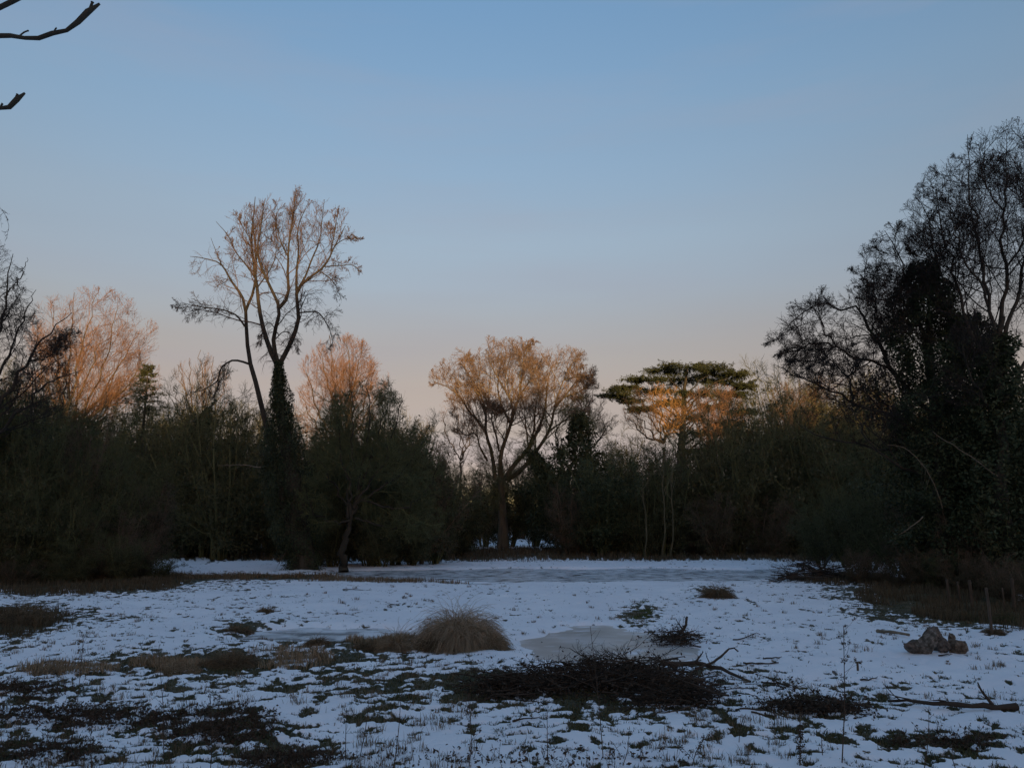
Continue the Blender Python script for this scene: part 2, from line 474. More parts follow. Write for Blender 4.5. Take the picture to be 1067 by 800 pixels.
def build_sun_blocking_hill():               # unseen rise added behind the camera to keep low sun off meadow
    xs = np.concatenate([np.arange(-320, -60, 4), np.arange(-60, 90, .6), np.arange(90, 321, 4)]); prof = [(-62, -.5), (-72, .38), (-82, .8), (-90, 1.0), (-104, .97), (-130, .6), (-170, -.5)]
    crest = 19.6 + .9 * fbm(xs, xs * 0, 11, 3, 31) + .8 * fbm(xs, xs * 0 + 5, 3.5, 2, 33)
    crest += 9.0 * np.exp(-((xs - 34.0) / 5.0) ** 8) + 1.2 * np.exp(-((xs + 22) / 16) ** 2)  # hump in the crest shaped to shade the right-hand trees
    V = []
    for (y, f) in prof:
        z = crest * f if f > 0 else xs * 0 + f
        V.append(np.stack([xs, y + 2.5 * fbm(xs, xs * 0 + y, 30, 2, 35), z], 1))
    V = np.array(V); nr, nx, _ = V.shape
    idx = np.arange(nr * nx).reshape(nr, nx)
    a = idx[:-1, :-1]; b = idx[1:, :-1]; c = idx[1:, 1:]; d = idx[:-1, 1:]
    mb = MB(); mb.add(V, np.stack([a, b, c, d], -1).reshape(-1, 4))
    tag(mb.build('sun_blocking_hill', M_SUN_BLOCK), kind='structure')
build_sun_blocking_hill()

# ------------------------------------------------------------------ trees led by limbs picked from the photograph
def px_limbs(limbs, D, K=14, jit=.012, rng=RNG):
    """limbs: (points px, r0 px, r1 px, depth change at the tip in m); later limbs start at the depth of the limb they leave"""
    known = []; P = []; R = []
    for pts, r0, r1, dd in limbs:
        p = np.array(pts, float)
        s0 = 0.0; j = 0.0
        if known:
            kk = np.concatenate(known); q = np.argmin((kk[:, 0] - p[0, 0]) ** 2 + (kk[:, 1] - p[0, 1]) ** 2); s0 = kk[q, 2]
        tt = np.linspace(0, 1, len(p))
        dep = s0 + dd * tt ** 1.2
        w3 = np.array([W(a, b, D + c) for (a, b), c in zip(p, dep)])
        w3 = resample(w3, K)
        w3[1:] += rng.normal(0, jit, (K - 1, 3)) * (D / 60)
        u, v = UV(w3[:, 0], w3[:, 1], w3[:, 2])
        known.append(np.stack([u, v, w3[:, 1] - D], 1))
        kf = 1.0 if len(P) == 0 else .58
        P.append(w3); R.append(np.linspace(r0 * kf, max(r1 * .45, .12), K) * D / FPX)
    return np.array(P), np.array(R)
def env_px(els, D):
    """union of ellipsoids given as (u, v, ru, rv, depth radius m)"""
    E = [(W(u, v, D), ru * D / FPX, rd, rv * D / FPX) for (u, v, ru, rv, rd) in els]
    def f(p):
        ok = np.zeros(len(p), bool)
        for c, rx, ry, rz in E:
            q = (p - c) / np.array([rx, ry, rz]); ok |= (q * q).sum(1) < 1
        return ok
    return f

def finish_tree(name, base, label, P, R, fine, mats, sides=8, group=None, extra=()):
    """one tree: trunk (limbs), branches (first levels), crown (twigs)"""
    e = empty(name, base, label, 'tree', group)
    b = np.asarray(base)
    mb = MB(); tubes(mb, P, R, sides); mb.build('trunk', mats[0], e, origin=b)
    n = len(fine)
    mb = MB()
    for i, (p, r) in enumerate(fine[:1]): tubes(mb, p, r, 5)
    mb.build('branches', mats[1], e, origin=b)
    mb = MB()
    for p, r in fine[1:]: tubes(mb, p, r, 3)
    mb.build('crown', mats[2], e, origin=b, smooth=False)
    for nm, m, mt in extra: m.build(nm, mt, e, origin=b, smooth=False)
    return e
def flare(P, R, D, u=None):      # root flare on the first limb
    R[0, :2] *= np.array([1.22, 1.06]); return R

def ivy(path, rad, n, size, rng, bulge=.35):
    p = resample(path, 40); t = rng.uniform(0, 1, n); f = t * 39; i = np.clip(f.astype(int), 0, 38); fr = (f - i)[:, None]
    c = p[i] * (1 - fr) + p[i + 1] * fr
    rr = np.interp(t, np.linspace(0, 1, len(rad)), rad)
    az = rng.uniform(0, 2 * np.pi, n)
    k = 1 + bulge * pn(az * 1.3 + 3, t * 12 + path[0][0], 4) * 2 + bulge * .5 * pn(az * 3, t * 30, 7)
    r = rr * k * rng.uniform(.35, 1, n) ** .5
    c = c + np.stack([np.cos(az) * r, np.sin(az) * r, rng.normal(0, .08, n)], 1)
    m = MB(); leaves(m, c, size, rng); return m

# --- tall twin-stemmed tree
def tall_tree():
    rng = np.random.default_rng(3); D = 36.0
    L = [([(317, 596), (314, 560), (309, 520), (300, 470), (293, 430), (290, 400), (290, 378)], 12, 8.5, .3),
         ([(312, 588), (300, 545), (290, 500), (283, 465), (275, 432), (267, 400), (261, 380), (257, 350), (256, 321)], 7, 4, 1.5),
         ([(290, 382), (282, 366), (275, 345), (270, 320), (268, 300), (265, 280), (262, 250), (264, 225), (266, 205)], 5, .8, 1.5),
         ([(290, 380), (285, 360), (287, 342), (291, 321), (281, 298), (272, 278), (268, 262), (272, 235), (275, 213)], 4.5, .7, -1.4),
         ([(291, 380), (303, 357), (311, 332), (309, 303), (321, 291), (339, 276), (348, 258), (360, 235)], 5, .7, -1.2),
         ([(291, 321), (300, 309), (300, 285), (301, 255), (306, 225), (308, 196)], 3.2, .6, .8),
         ([(309, 306), (309, 285), (311, 262), (310, 240), (316, 222), (322, 210)], 2.6, .5, .6),
         ([(309, 303), (318, 288), (326, 268), (333, 250), (336, 225), (338, 208)], 2.2, .5, 1.6),
         ([(256, 324), (264, 303), (267, 279), (265, 246), (261, 214)], 3, .6, -1.2),
         ([(256, 325), (252, 309), (240, 291), (231, 276), (216, 270), (198, 267)], 3, .6, .6),
         ([(267, 292), (258, 278), (245, 262), (238, 246), (225, 231)], 1.6, .5, .8),
         ([(255, 340), (248, 330), (237, 324), (219, 321), (205, 323), (196, 329)], 2, .5, -.8),
         ([(222, 321), (205, 319), (190, 316), (178, 318)], .9, .4, -.5),
         ([(259, 379), (250, 376), (240, 376), (230, 384), (226, 397), (212, 406), (198, 409)], 2.2, .6, -1.0),
         ([(336, 278), (351, 277), (366, 276), (376, 283)], 1.3, .4, -.5),
         ([(348, 258), (354, 252), (362, 249), (380, 248)], 1.0, .4, -.3),
         ([(312, 326), (330, 325), (339, 335), (345, 348), (347, 362)], 1.5, .4, -1.4),
         ([(331, 281), (341, 288), (349, 296), (352, 306)], 1.1, .3, -.6),
         ([(345, 262), (349, 240), (352, 222), (354, 214)], 1.3, .4, .5),
         ([(231, 276), (226, 264), (222, 254), (220, 248)], 1.0, .4, .2),
         ([(262, 250), (254, 238), (248, 226), (243, 218)], 1.0, .4, -.8),
         ([(285, 355), (297, 345), (306, 352), (308, 365)], 1.0, .4, -1.0),
         ([(291, 350), (281, 336), (274, 345), (272, 360)], 1.0, .4, -1.2),
         ([(301, 270), (292, 250), (288, 232), (289, 215)], 1.6, .4, -1.0),
         ([(268, 300), (283, 278), (288, 258), (284, 240)], 1.4, .4, .9)]
    P, R = px_limbs(L, D, rng=rng); R = flare(P, R, D)
    zc = W(300, 300, D)[2]
    tr = lambda p: np.clip((p[:, 2] - zc) / 3, -1.2, 1.0) * .16
    up = P[2:]; ur = R[2:]
    env = env_px([(262, 272, 48, 66, 5), (312, 262, 56, 66, 5), (285, 330, 85, 62, 6), (352, 262, 30, 46, 4), (206, 300, 36, 48, 4), (308, 215, 12, 30, 2), (266, 225, 16, 30, 2), (232, 250, 26, 34, 4), (200, 276, 30, 24, 4), (362, 268, 26, 36, 3), (235, 385, 42, 36, 4), (340, 345, 26, 34, 4)], D)
    a, ar = spread(up, ur, 10, (.2, 1), (44, 14), .30, .40, 7, tr, .16, rng, env, rmin=.011)
    b, br = spread(a, ar, 7, (.15, 1), (42, 15), .50, .6, 5, tr, .2, rng, env, rmin=.0085)
    c, cr = spread(b, br, 6, (.1, 1), (38, 15), .58, .75, 4, tr, .2, rng, env, rmin=.007)
    d, dr = spread(c, cr, 1, (.3, .9), (38, 15), .8, .8, 3, tr, .2, rng, rmin=.006)
    # hanging old twigs under the fork
    h, hr = spread(P[1:5], R[1:5], 16, (.0, .45), (80, 15), .10, .15, 6, -.22, .2, rng, rmin=.006)
    hh, hhr = spread(P[[9, 11, 12, 13, 14, 16, 17, 21, 22]], R[[9, 11, 12, 13, 14, 16, 17, 21, 22]], 12, (.25, 1), (65, 20), .26, .4, 6, -.2, .18, rng, rmin=.007)
    h = np.concatenate([h, hh]); hr = np.concatenate([hr, hhr])
    h2, h2r = spread(h, hr, 6, (.2, 1), (35, 15), .5, .7, 4, -.2, .2, rng, rmin=.0045)
    # straight shoots standing on the upper limbs, denser at the two tops
    s1, s1r = spread(P[[2, 5, 3]], R[[2, 5, 3]], 40, (.5, 1), (24, 12), .18, .3, 5, .2, .1, rng, env, rmin=.008)
    s2, s2r = spread(s1, s1r, 9, (.1, 1), (25, 10), .5, .7, 4, .15, .12, rng, env, rmin=.0065)
    iv = ivy([W(315, 596, D), W(308, 520, D), W(298, 470, D), W(292, 420, D), W(290, 378, D)], [.75, 1.2, 1.25, .55, .16], 30000, .05, rng)
    iv2 = ivy([W(306, 585, D + .5), W(288, 500, D + 1), W(282, 450, D + 1)], [.6, .85, .3], 9000, .05, rng)
    iv.v += iv2.v; iv.q += [q + iv.n for q in iv2.q]; iv.n += iv2.n
    return finish_tree('bare_tree', (P[0, 0, 0], D, g1(P[0, 0, 0], D)), 'tallest bare tree, two ivy-clad stems with open sunlit top branches', P, R,
                       [(a, ar), (b, br), (c, cr), (d, dr), (h, hr), (h2, h2r), (s1, s1r), (s2, s2r)], (M_BARK, M_TWIG_TALL, M_TWIG_TALL), extra=[('ivy', iv, M_IVY)])
tall_tree()

# --- round-crowned tree in the middle
def centre_tree():
    rng = np.random.default_rng(8); D = 62.0
    L = [([(524, 577), (524, 550), (523, 520), (522, 492)], 6.2, 5.5, 0),
         ([(516, 500), (513, 474), (506, 449), (506, 428), (500, 411), (489, 391), (479, 377)], 3.8, .7, 2),
         ([(507, 452), (497, 438), (487, 426), (479, 413), (464, 402), (449, 397)], 2.4, .6, -1),
         ([(522, 500), (522, 473), (532, 443), (534, 424), (528, 409), (515, 387), (507, 372)], 4.4, .7, -2),
         ([(532, 443), (537, 425), (541, 412), (545, 387), (546, 366)], 3, .7, 1),
         ([(526, 500), (535, 485), (550, 468), (563, 443), (569, 419), (571, 396), (578, 375)], 4.6, .7, 2.5),
         ([(528, 500), (540, 492), (553, 478), (572, 449), (579, 420), (588, 394), (596, 378)], 4.4, .7, -2),
         ([(579, 422), (588, 414), (601, 409), (616, 401)], 1.8, .5, -1),
         ([(508, 480), (500, 465), (496, 452), (484, 453), (474, 441)], 2, .5, -2),
         ([(506, 432), (499, 414), (494, 400), (486, 398)], 2, .5, 2.5),
         ([(534, 424), (524, 430), (513, 425), (504, 412)], 1.6, .5, -2),
         ([(520, 470), (516, 450), (512, 436), (516, 420)], 2, .6, -3),
         ([(541, 412), (553, 395), (560, 378)], 1.8, .5, 3),
         ([(531, 440), (521, 418), (519, 395), (524, 370)], 2.4, .6, 4),
         ([(548, 470), (556, 450), (558, 425), (563, 400)], 2.4, .6, -4),
         ([(571, 450), (585, 440), (600, 430), (612, 425)], 1.8, .5, 3),
         ([(579, 424), (592, 408), (602, 394), (606, 384)], 1.8, .5, 2), ([(588, 396), (604, 392), (616, 394)], 1.4, .4, -2), ([(546, 372), (552, 362), (556, 356)], 1.2, .4, 0), ([(489, 391), (484, 380), (490, 366)], 1.2, .4, 1)]
    P, R = px_limbs(L, D, rng=rng); R = flare(P, R, D)
    env = env_px([(505, 397, 46, 48, 5.5), (540, 397, 46, 50, 6), (584, 404, 44, 48, 5), (472, 404, 28, 34, 4), (530, 430, 70, 42, 5), (603, 425, 22, 28, 3)], D)
    up, ur = P[1:], R[1:]
    a, ar = spread(up, ur, 14, (.25, 1), (46, 13), .46, .45, 8, .06, .13, rng, env, rmin=.016)
    b, br = spread(a, ar, 9, (.15, 1), (42, 12), .50, .6, 6, .06, .15, rng, env, rmin=.012)
    c, cr = spread(b, br, 7, (.15, 1), (38, 12), .55, .75, 4, .06, .16, rng, env, rmin=.0105)
    d, dr = spread(c, cr, 2, (.2, .9), (36, 12), .8, .85, 3, .06, .16, rng, env, rmin=.0085)
    sk = MB()                     # greenish shoots crowding the bole and the lower forks
    q, qr = spread(np.concatenate([P[:1], P[[1, 3, 5, 6]]]), np.concatenate([R[:1], R[[1, 3, 5, 6]]]), 34, (.0, 1), (62, 18), 2.3, .12, 6, .10, .16, rng, absl=True, rmin=.012)
    k = (q[:, 0, 2] > 2.4) & (q[:, 0, 2] < 8.2); q, qr = q[k], qr[k]
    q2, q2r = spread(q, qr, 9, (.1, 1), (42, 14), .5, .7, 5, .08, .18, rng, rmin=.010); q3, q3r = spread(q2, q2r, 6, (.1, 1), (40, 14), .6, .8, 3, .06, .2, rng, rmin=.009)
    for x_ in ((q, qr), (q2, q2r), (q3, q3r)): tubes(sk, x_[0], x_[1], 3)
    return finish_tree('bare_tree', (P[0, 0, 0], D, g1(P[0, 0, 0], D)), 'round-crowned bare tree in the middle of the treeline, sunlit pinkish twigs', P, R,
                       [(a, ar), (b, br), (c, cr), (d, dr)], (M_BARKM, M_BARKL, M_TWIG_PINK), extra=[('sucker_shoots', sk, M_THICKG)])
centre_tree()

# --- fan-shaped russet trees (left, behind the tall tree, and lit ones in front of the cedar)
def fan_tree(base, D, tips, env, label, mats, r0=4, seed=1, n=(12, 8, 7), up=.12, group=None, mid=.45, rm=(.012, .008, .006), ang=38, name='bare_tree'):
    rng = np.random.default_rng(seed)
    fork = (base[0] + (tips[len(tips) // 2][0] - base[0]) * .1, base[1] + (base[2] - base[1]) * 1.0) if len(base) > 2 else (base[0], base[1] - 60)
    L = [([(base[0], base[1]), ((base[0] + fork[0]) / 2 + 1, (base[1] + fork[1]) / 2), fork], r0, r0 * .85, 0)]
    for i, (u, v) in enumerate(tips):
        m = (fork[0] + (u - fork[0]) * (mid + .1) + rng.normal(0, 3), fork[1] + (v - fork[1]) * mid + rng.normal(0, 2))
        dd = (i % 3 - 1) * 3.2 + rng.normal(0, .8)
        L.append(([fork, m, (u, v)], r0 * rng.uniform(.4, .6), .5, dd))
    P, R = px_limbs(L, D, K=14, jit=.10, rng=rng)
    ev = env_px(env, D) if env else None
    a, ar = spread(P[1:], R[1:], n[0], (.15, 1), (ang, 13), .46, .45, 7, up * .6, .12, rng, ev, rmin=rm[0])
    b, br = spread(a, ar, n[1], (.1, 1), (ang, 13), .52, .65, 6, up * .7, .13, rng, ev, rmin=rm[1])
    c, cr = spread(b, br, n[2], (.1, 1), (ang - 4, 12), .58, .8, 4, up, .13, rng, ev, rmin=rm[2] * 1.15)
    d, dr = spread(c, cr, 1, (.2, .9), (ang - 6, 9), .9, .85, 3, up, .1, rng, ev, rmin=rm[2])
    bp = W(base[0], 560, D)
    return finish_tree(name, (bp[0], D, g1(bp[0], D)), label, P, R, [(a, ar), (b, br), (c, cr), (d, dr)], mats, group=group)

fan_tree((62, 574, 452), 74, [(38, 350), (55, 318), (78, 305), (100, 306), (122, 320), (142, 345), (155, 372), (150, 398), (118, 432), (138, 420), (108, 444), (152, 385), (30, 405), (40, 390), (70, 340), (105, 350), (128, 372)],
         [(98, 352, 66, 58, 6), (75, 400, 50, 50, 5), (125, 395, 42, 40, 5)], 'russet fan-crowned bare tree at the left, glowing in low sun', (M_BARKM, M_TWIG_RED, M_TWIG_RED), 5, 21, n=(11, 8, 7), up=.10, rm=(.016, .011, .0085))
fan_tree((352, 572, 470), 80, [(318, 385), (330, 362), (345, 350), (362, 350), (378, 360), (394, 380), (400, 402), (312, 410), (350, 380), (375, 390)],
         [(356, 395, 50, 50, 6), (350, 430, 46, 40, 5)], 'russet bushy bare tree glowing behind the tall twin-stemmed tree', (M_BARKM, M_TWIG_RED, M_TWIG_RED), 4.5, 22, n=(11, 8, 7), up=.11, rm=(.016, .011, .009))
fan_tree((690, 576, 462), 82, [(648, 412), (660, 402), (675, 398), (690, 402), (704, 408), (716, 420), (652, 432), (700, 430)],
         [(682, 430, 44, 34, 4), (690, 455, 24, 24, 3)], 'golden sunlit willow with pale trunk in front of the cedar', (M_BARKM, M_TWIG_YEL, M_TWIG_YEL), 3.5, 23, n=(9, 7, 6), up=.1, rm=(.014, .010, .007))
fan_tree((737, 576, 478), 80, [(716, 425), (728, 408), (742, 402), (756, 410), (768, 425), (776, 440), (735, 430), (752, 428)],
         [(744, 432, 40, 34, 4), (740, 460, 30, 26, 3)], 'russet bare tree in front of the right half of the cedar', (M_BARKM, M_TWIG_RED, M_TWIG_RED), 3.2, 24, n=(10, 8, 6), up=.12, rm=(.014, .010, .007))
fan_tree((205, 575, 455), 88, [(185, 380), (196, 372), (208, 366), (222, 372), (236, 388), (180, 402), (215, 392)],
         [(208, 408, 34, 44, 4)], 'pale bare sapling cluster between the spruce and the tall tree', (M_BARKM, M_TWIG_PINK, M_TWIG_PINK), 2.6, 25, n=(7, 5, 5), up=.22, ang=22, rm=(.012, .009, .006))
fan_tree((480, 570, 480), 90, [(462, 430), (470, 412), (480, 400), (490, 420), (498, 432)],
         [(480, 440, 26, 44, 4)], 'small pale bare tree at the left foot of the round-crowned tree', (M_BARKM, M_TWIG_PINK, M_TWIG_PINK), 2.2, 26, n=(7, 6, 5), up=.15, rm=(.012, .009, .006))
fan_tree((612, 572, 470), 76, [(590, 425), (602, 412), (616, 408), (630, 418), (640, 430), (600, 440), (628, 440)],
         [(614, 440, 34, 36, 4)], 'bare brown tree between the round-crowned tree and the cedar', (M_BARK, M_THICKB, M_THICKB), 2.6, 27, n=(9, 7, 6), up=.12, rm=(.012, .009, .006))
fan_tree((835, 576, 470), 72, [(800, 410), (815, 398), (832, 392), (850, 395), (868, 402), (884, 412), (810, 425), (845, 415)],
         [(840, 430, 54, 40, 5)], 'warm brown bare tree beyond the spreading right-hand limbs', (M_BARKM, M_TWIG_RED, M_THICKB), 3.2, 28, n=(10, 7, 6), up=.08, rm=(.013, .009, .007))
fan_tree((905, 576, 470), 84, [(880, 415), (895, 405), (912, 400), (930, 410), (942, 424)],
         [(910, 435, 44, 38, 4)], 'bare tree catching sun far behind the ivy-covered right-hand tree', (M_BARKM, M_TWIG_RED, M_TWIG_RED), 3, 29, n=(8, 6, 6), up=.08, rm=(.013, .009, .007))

# --- two slim pale stems and a third below the cedar
for k_, (ub, ut, vt, lab) in enumerate([(672, 671, 476, 'slim pale stem left of the pair below the cedar'), (690, 693, 472, 'slim pale stem bending right below the cedar, middle of three'), (698, 703, 478, 'slim pale stem below the cedar, rightmost of three')]):
    rng = np.random.default_rng(40 + k_); D = 47.5
    P, R = px_limbs([([(ub, 582), ((ub * 2 + ut) / 3 + 2, 545), ((ub + 2 * ut) / 3 - 2, 508), (ut, vt), (ut + 2, vt - 22)], 1.0, .45, .4)], D, rng=rng, jit=.04)
    a, ar = spread(P, R, 12, (.45, 1), (32, 10), .16, .4, 6, .1, .12, rng, rmin=.008)
    b, br = spread(a, ar, 7, (.2, 1), (32, 10), .5, .6, 4, .1, .12, rng, rmin=.006)
    finish_tree('sapling', (P[0, 0, 0], D, g1(P[0, 0, 0], D)), lab, P, R, [(a, ar), (b, br)], (M_SAP, M_BARKL, M_THICKG), sides=6, group='slim stems below the cedar')

# --- cedar
def cedar():
    rng = np.random.default_rng(51); D = 94.0
    L = [([(712, 572), (711, 520), (710, 480), (712, 440), (714, 400), (716, 384)], 8, 2, 0)]
    pads = []
    spec = [(716, 383, 34, 0), (690, 386, 24, 2), (742, 386, 26, -2), (764, 390, 20, 0), (672, 396, 26, -1), (712, 395, 34, 3), (752, 398, 30, 3), (776, 402, 16, -2),
            (650, 405, 22, 1), (640, 412, 20, -1), (680, 408, 26, 4), (728, 410, 30, -4), (764, 412, 24, 1), (655, 418, 16, 3), (700, 420, 24, -4), (745, 424, 28, 4),
            (774, 430, 18, -1), (720, 436, 20, 5), (760, 442, 22, 2), (735, 452, 24, -3), (775, 452, 14, 3), (668, 426, 18, 3), (700, 444, 14, 5), (752, 464, 20, 0), (722, 470, 20, 3)]
    for (u, v, r, dd) in spec:
        v0 = min(v + 26 + abs(u - 713) * .12, 520)
        L.append(([(713, v0), ((u + 713) / 2, (v0 + v * 2) / 3 + 2), (u, v + 1)], 1.8, .5, dd))
        pads.append((W(u, v, D + dd), r * D / FPX))
    P, R = px_limbs(L, D, K=8, jit=.05, rng=rng)
    mb = MB()
    for c, r in pads:
        # sprays radiating in a ragged, slightly domed plate
        n = 26; az = rng.uniform(0, 2 * np.pi, n); ln = r * rng.uniform(.5, 1.1, n)
        st = np.repeat(c[None], n, 0) + rng.normal(0, .2, (n, 3)) * [1, 1, .4]
        d = np.stack([np.cos(az), np.sin(az), rng.normal(.05, .08, n)], 1)
        A = grow(st, d, ln, 6, -.015, .12, rng)
        B, Br = spread(A, np.full((n, 6), .02), 14, (.15, 1), (48, 12), .38, .5, 4, .0, .12, rng)
        B[:, :, 2] = B[:, :, 2] * .45 + (c[2] * .55) + rng.normal(0, .12, (len(B), 1))
        t = rng.uniform(0, 1, (len(B), 9)); f = t * 3; i = np.clip(f.astype(int), 0, 2); fr = (f - i)[..., None]
        ii = np.arange(len(B))[:, None]
        q = (B[ii, i] * (1 - fr) + B[ii, i + 1] * fr).reshape(-1, 3) + rng.normal(0, .07, (len(B) * 9, 3))
        leaves(mb, q, .15, rng, flat=.4, asp=.45)
        tubes(mb, A, np.full((n, 6), .03), 3)
    e = empty('cedar_tree', (P[0, 0, 0], D, g1(P[0, 0, 0], D)), 'flat-topped dark cedar with layered plates of needles, right of centre', 'tree')
    m = MB(); tubes(m, P, R, 7); m.build('trunk', M_BARK, e, origin=e.location)
    mb.build('crown', M_CEDAR, e, origin=e.location, smooth=False)
cedar()

# --- spruces
def spruce(u, vtop, vb, D, hw, label, seed):
    rng = np.random.default_rng(seed)
    top = W(u, vtop, D); base = np.array([top[0], D, g1(top[0], D)]); H = top[2] - base[2]
    hwm = hw * D / FPX
    nb = 150; t = rng.uniform(.1, .99, nb) ** .85; az = rng.uniform(0, 2 * np.pi, nb)
    st = base + np.stack([np.zeros(nb), np.zeros(nb), t * H], 1)
    ln = hwm * (1 - t * .97) * rng.uniform(.5, 1.2, nb) + .2
    d = np.stack([np.cos(az), np.sin(az), .25 - .35 * (1 - t)], 1)
    A = grow(st, d, ln, 6, -.06, .06, rng)
    mb = MB(); tubes(mb, A, np.full((nb, 6), .02), 3)
    B, _ = spread(A, np.full((nb, 6), .02), 10, (.15, 1), (50, 12), .3, .5, 3, -.12, .1, rng)
    i = rng.integers(0, 2, (len(B), 6)); fr = rng.uniform(0, 1, (len(B), 6, 1)); ii = np.arange(len(B))[:, None]
    q = (B[ii, i] * (1 - fr) + B[ii, i + 1] * fr).reshape(-1, 3) + rng.normal(0, .05, (len(B) * 6, 3))
    leaves(mb, q, .10, rng, flat=.2, asp=.5)
    e = empty('spruce_tree', base, label, 'tree')
    m = MB(); tubes(m, np.array([[base, base + [0, 0, H * .5], top]]), np.array([[.28, .15, .02]]), 7); m.build('trunk', M_BARK, e, origin=base)
    mb.build('crown', M_SPRUCE, e, origin=base, smooth=False)
spruce(155, 380, 575, 58, 78, 'pointed dark spruce standing right of the russet tree', 61)

# --- left edge trees
def side_tree(name, label, L, D, seed, n, mats, rm, trop=.03, env=None, iv=None, leafy=0, ang=45, wob=.2, hang=0):
    rng = np.random.default_rng(seed)
    P, R = px_limbs(L, D, K=18, jit=.11, rng=rng); R = flare(P, R, D)
    ev = env_px(env, D) if env else None
    a, ar = spread(P[1:], R[1:], n[0], (.15, 1), (ang, 14), .40, .45, 8, trop, wob * .8, rng, ev, rmin=rm[0] * 1.2)
    b, br = spread(a, ar, n[1], (.15, 1), (ang, 14), .50, .6, 6, trop, wob, rng, ev, rmin=rm[1] * 1.25)
    c, cr = spread(b, br, n[2], (.1, 1), (ang - 5, 14), .55, .75, 4, trop, wob, rng, ev, rmin=rm[2] * 1.35)
    d, dr = spread(c, cr, 2, (.2, .9), (ang - 5, 14), .8, .8, 3, trop, wob, rng, ev, rmin=rm[2] * 1.2)
    fine = [(a, ar), (b, br), (c, cr), (d, dr)]
    extra = []
    if iv: 
        m = MB()
        for (path, rad, cnt, sz) in iv:
            q = ivy([W(*p[:2], D + (p[2] if len(p) > 2 else 0)) for p in path], rad, cnt, sz, rng, .5)
            m.v += q.v; m.q += [k + m.n for k in q.q]; m.n += q.n
        extra.append(('ivy', m, M_IVY))
    if leafy:                      # little cones and catkins clustered at the twig tips
        m = MB(); tip = c[rng.integers(0, len(c), leafy), -1]; leaves(m, tip + rng.normal(0, .03, tip.shape), .017, rng)
        extra.append(('cones', m, M_TWIG_DARK))
    return finish_tree(name, (P[0, 0, 0], D, g1(P[0, 0, 0], D)), label, P, R, fine, mats, extra=extra)

side_tree('bare_tree', 'dark bare tree cut by the left edge, black twigs against the sky',
          [([(-45, 618), (-40, 560), (-30, 500), (-25, 440)], 12, 9, 0),
           ([(-28, 460), (-15, 400), (0, 340), (8, 300), (12, 262)], 5, .6, -1),
           ([(-28, 470), (0, 420), (30, 375), (55, 345), (75, 325)], 5, .6, .8),
           ([(-28, 480), (10, 440), (50, 400), (85, 385)], 4, .6, -1.5),
           ([(-25, 445), (-30, 380), (-25, 300), (-15, 240), (-5, 205)], 5, .7, .6),
           ([(-20, 420), (10, 370), (25, 330), (38, 300)], 3, .5, -2),
           ([(-30, 480), (-60, 400), (-70, 320)], 5, 1, 1.5),
           ([(5, 310), (20, 290), (30, 270)], 1.6, .4, .5),
           ([(30, 375), (50, 372), (72, 352)], 1.8, .4, -.8)],
          27, 71, (13, 8, 6), (M_BARK, M_TWIG_DARK, M_TWIG_DARK), (.009, .006, .0042), trop=.05, leafy=5000,
          env=[(-4, 335, 34, 80, 3.5), (22, 365, 60, 50, 3.5), (-42, 300, 42, 118, 4), (15, 420, 90, 60, 4)])

# --- right side trees
side_tree('bare_tree', 'wide-spreading dark bare tree with arching limbs and an ivy-wrapped trunk, right of the cedar',
          [([(985, 616), (984, 560), (982, 500), (976, 440), (970, 400), (966, 360)], 12, 7, 0),
           ([(976, 440), (950, 410), (930, 385), (909, 345), (890, 318), (878, 322), (856, 316), (838, 328), (822, 338), (806, 356)], 4.5, .4, 1.5),
           ([(930, 385), (900, 372), (871, 361), (855, 335), (846, 318)], 3.4, .6, -1.5),
           ([(978, 470), (940, 440), (900, 425), (860, 405), (830, 392), (808, 380)], 4, .6, -2),
           ([(968, 390), (960, 340), (948, 300), (938, 270), (924, 240)], 4, .6, -1),
           ([(966, 365), (970, 310), (975, 270), (968, 230), (955, 205)], 4, .6, 1.2),
           ([(909, 345), (912, 315), (905, 295), (890, 285)], 2.2, .5, 1),
           ([(980, 485), (935, 470), (890, 462), (850, 452), (828, 440)], 3.5, .6, 2),
           ([(871, 361), (850, 358), (825, 365), (808, 372)], 1.8, .5, -.8),
           ([(890, 424), (885, 400), (872, 380), (850, 372)], 2, .5, -1.5),
           ([(982, 500), (950, 490), (915, 470), (895, 440), (880, 420)], 3.5, .5, -2.5),
           ([(960, 340), (935, 330), (920, 310), (905, 300)], 2.4, .5, -2),
           ([(948, 415), (925, 380), (915, 350), (925, 320)], 2.6, .5, 2)],
          26, 72, (16, 9, 7), (M_BARK, M_TWIG_DARK, M_TWIG_DARK), (.010, .0065, .0048), trop=.02, leafy=9000,
          env=[(875, 355, 78, 58, 4), (850, 395, 62, 40, 4), (940, 300, 50, 75, 3.5), (975, 270, 40, 80, 3.5), (930, 400, 80, 70, 4)],
          iv=[([(985, 600), (988, 540), (985, 480), (975, 400), (965, 330), (962, 275)], [1.2, 1.7, 1.8, 1.6, 1.1, .4], 62000, .058),
              ([(1000, 560, 1), (1015, 470, 1), (1012, 400, 1), (1008, 330, 1)], [1.4, 1.6, 1.3, .5], 38000, .058)])
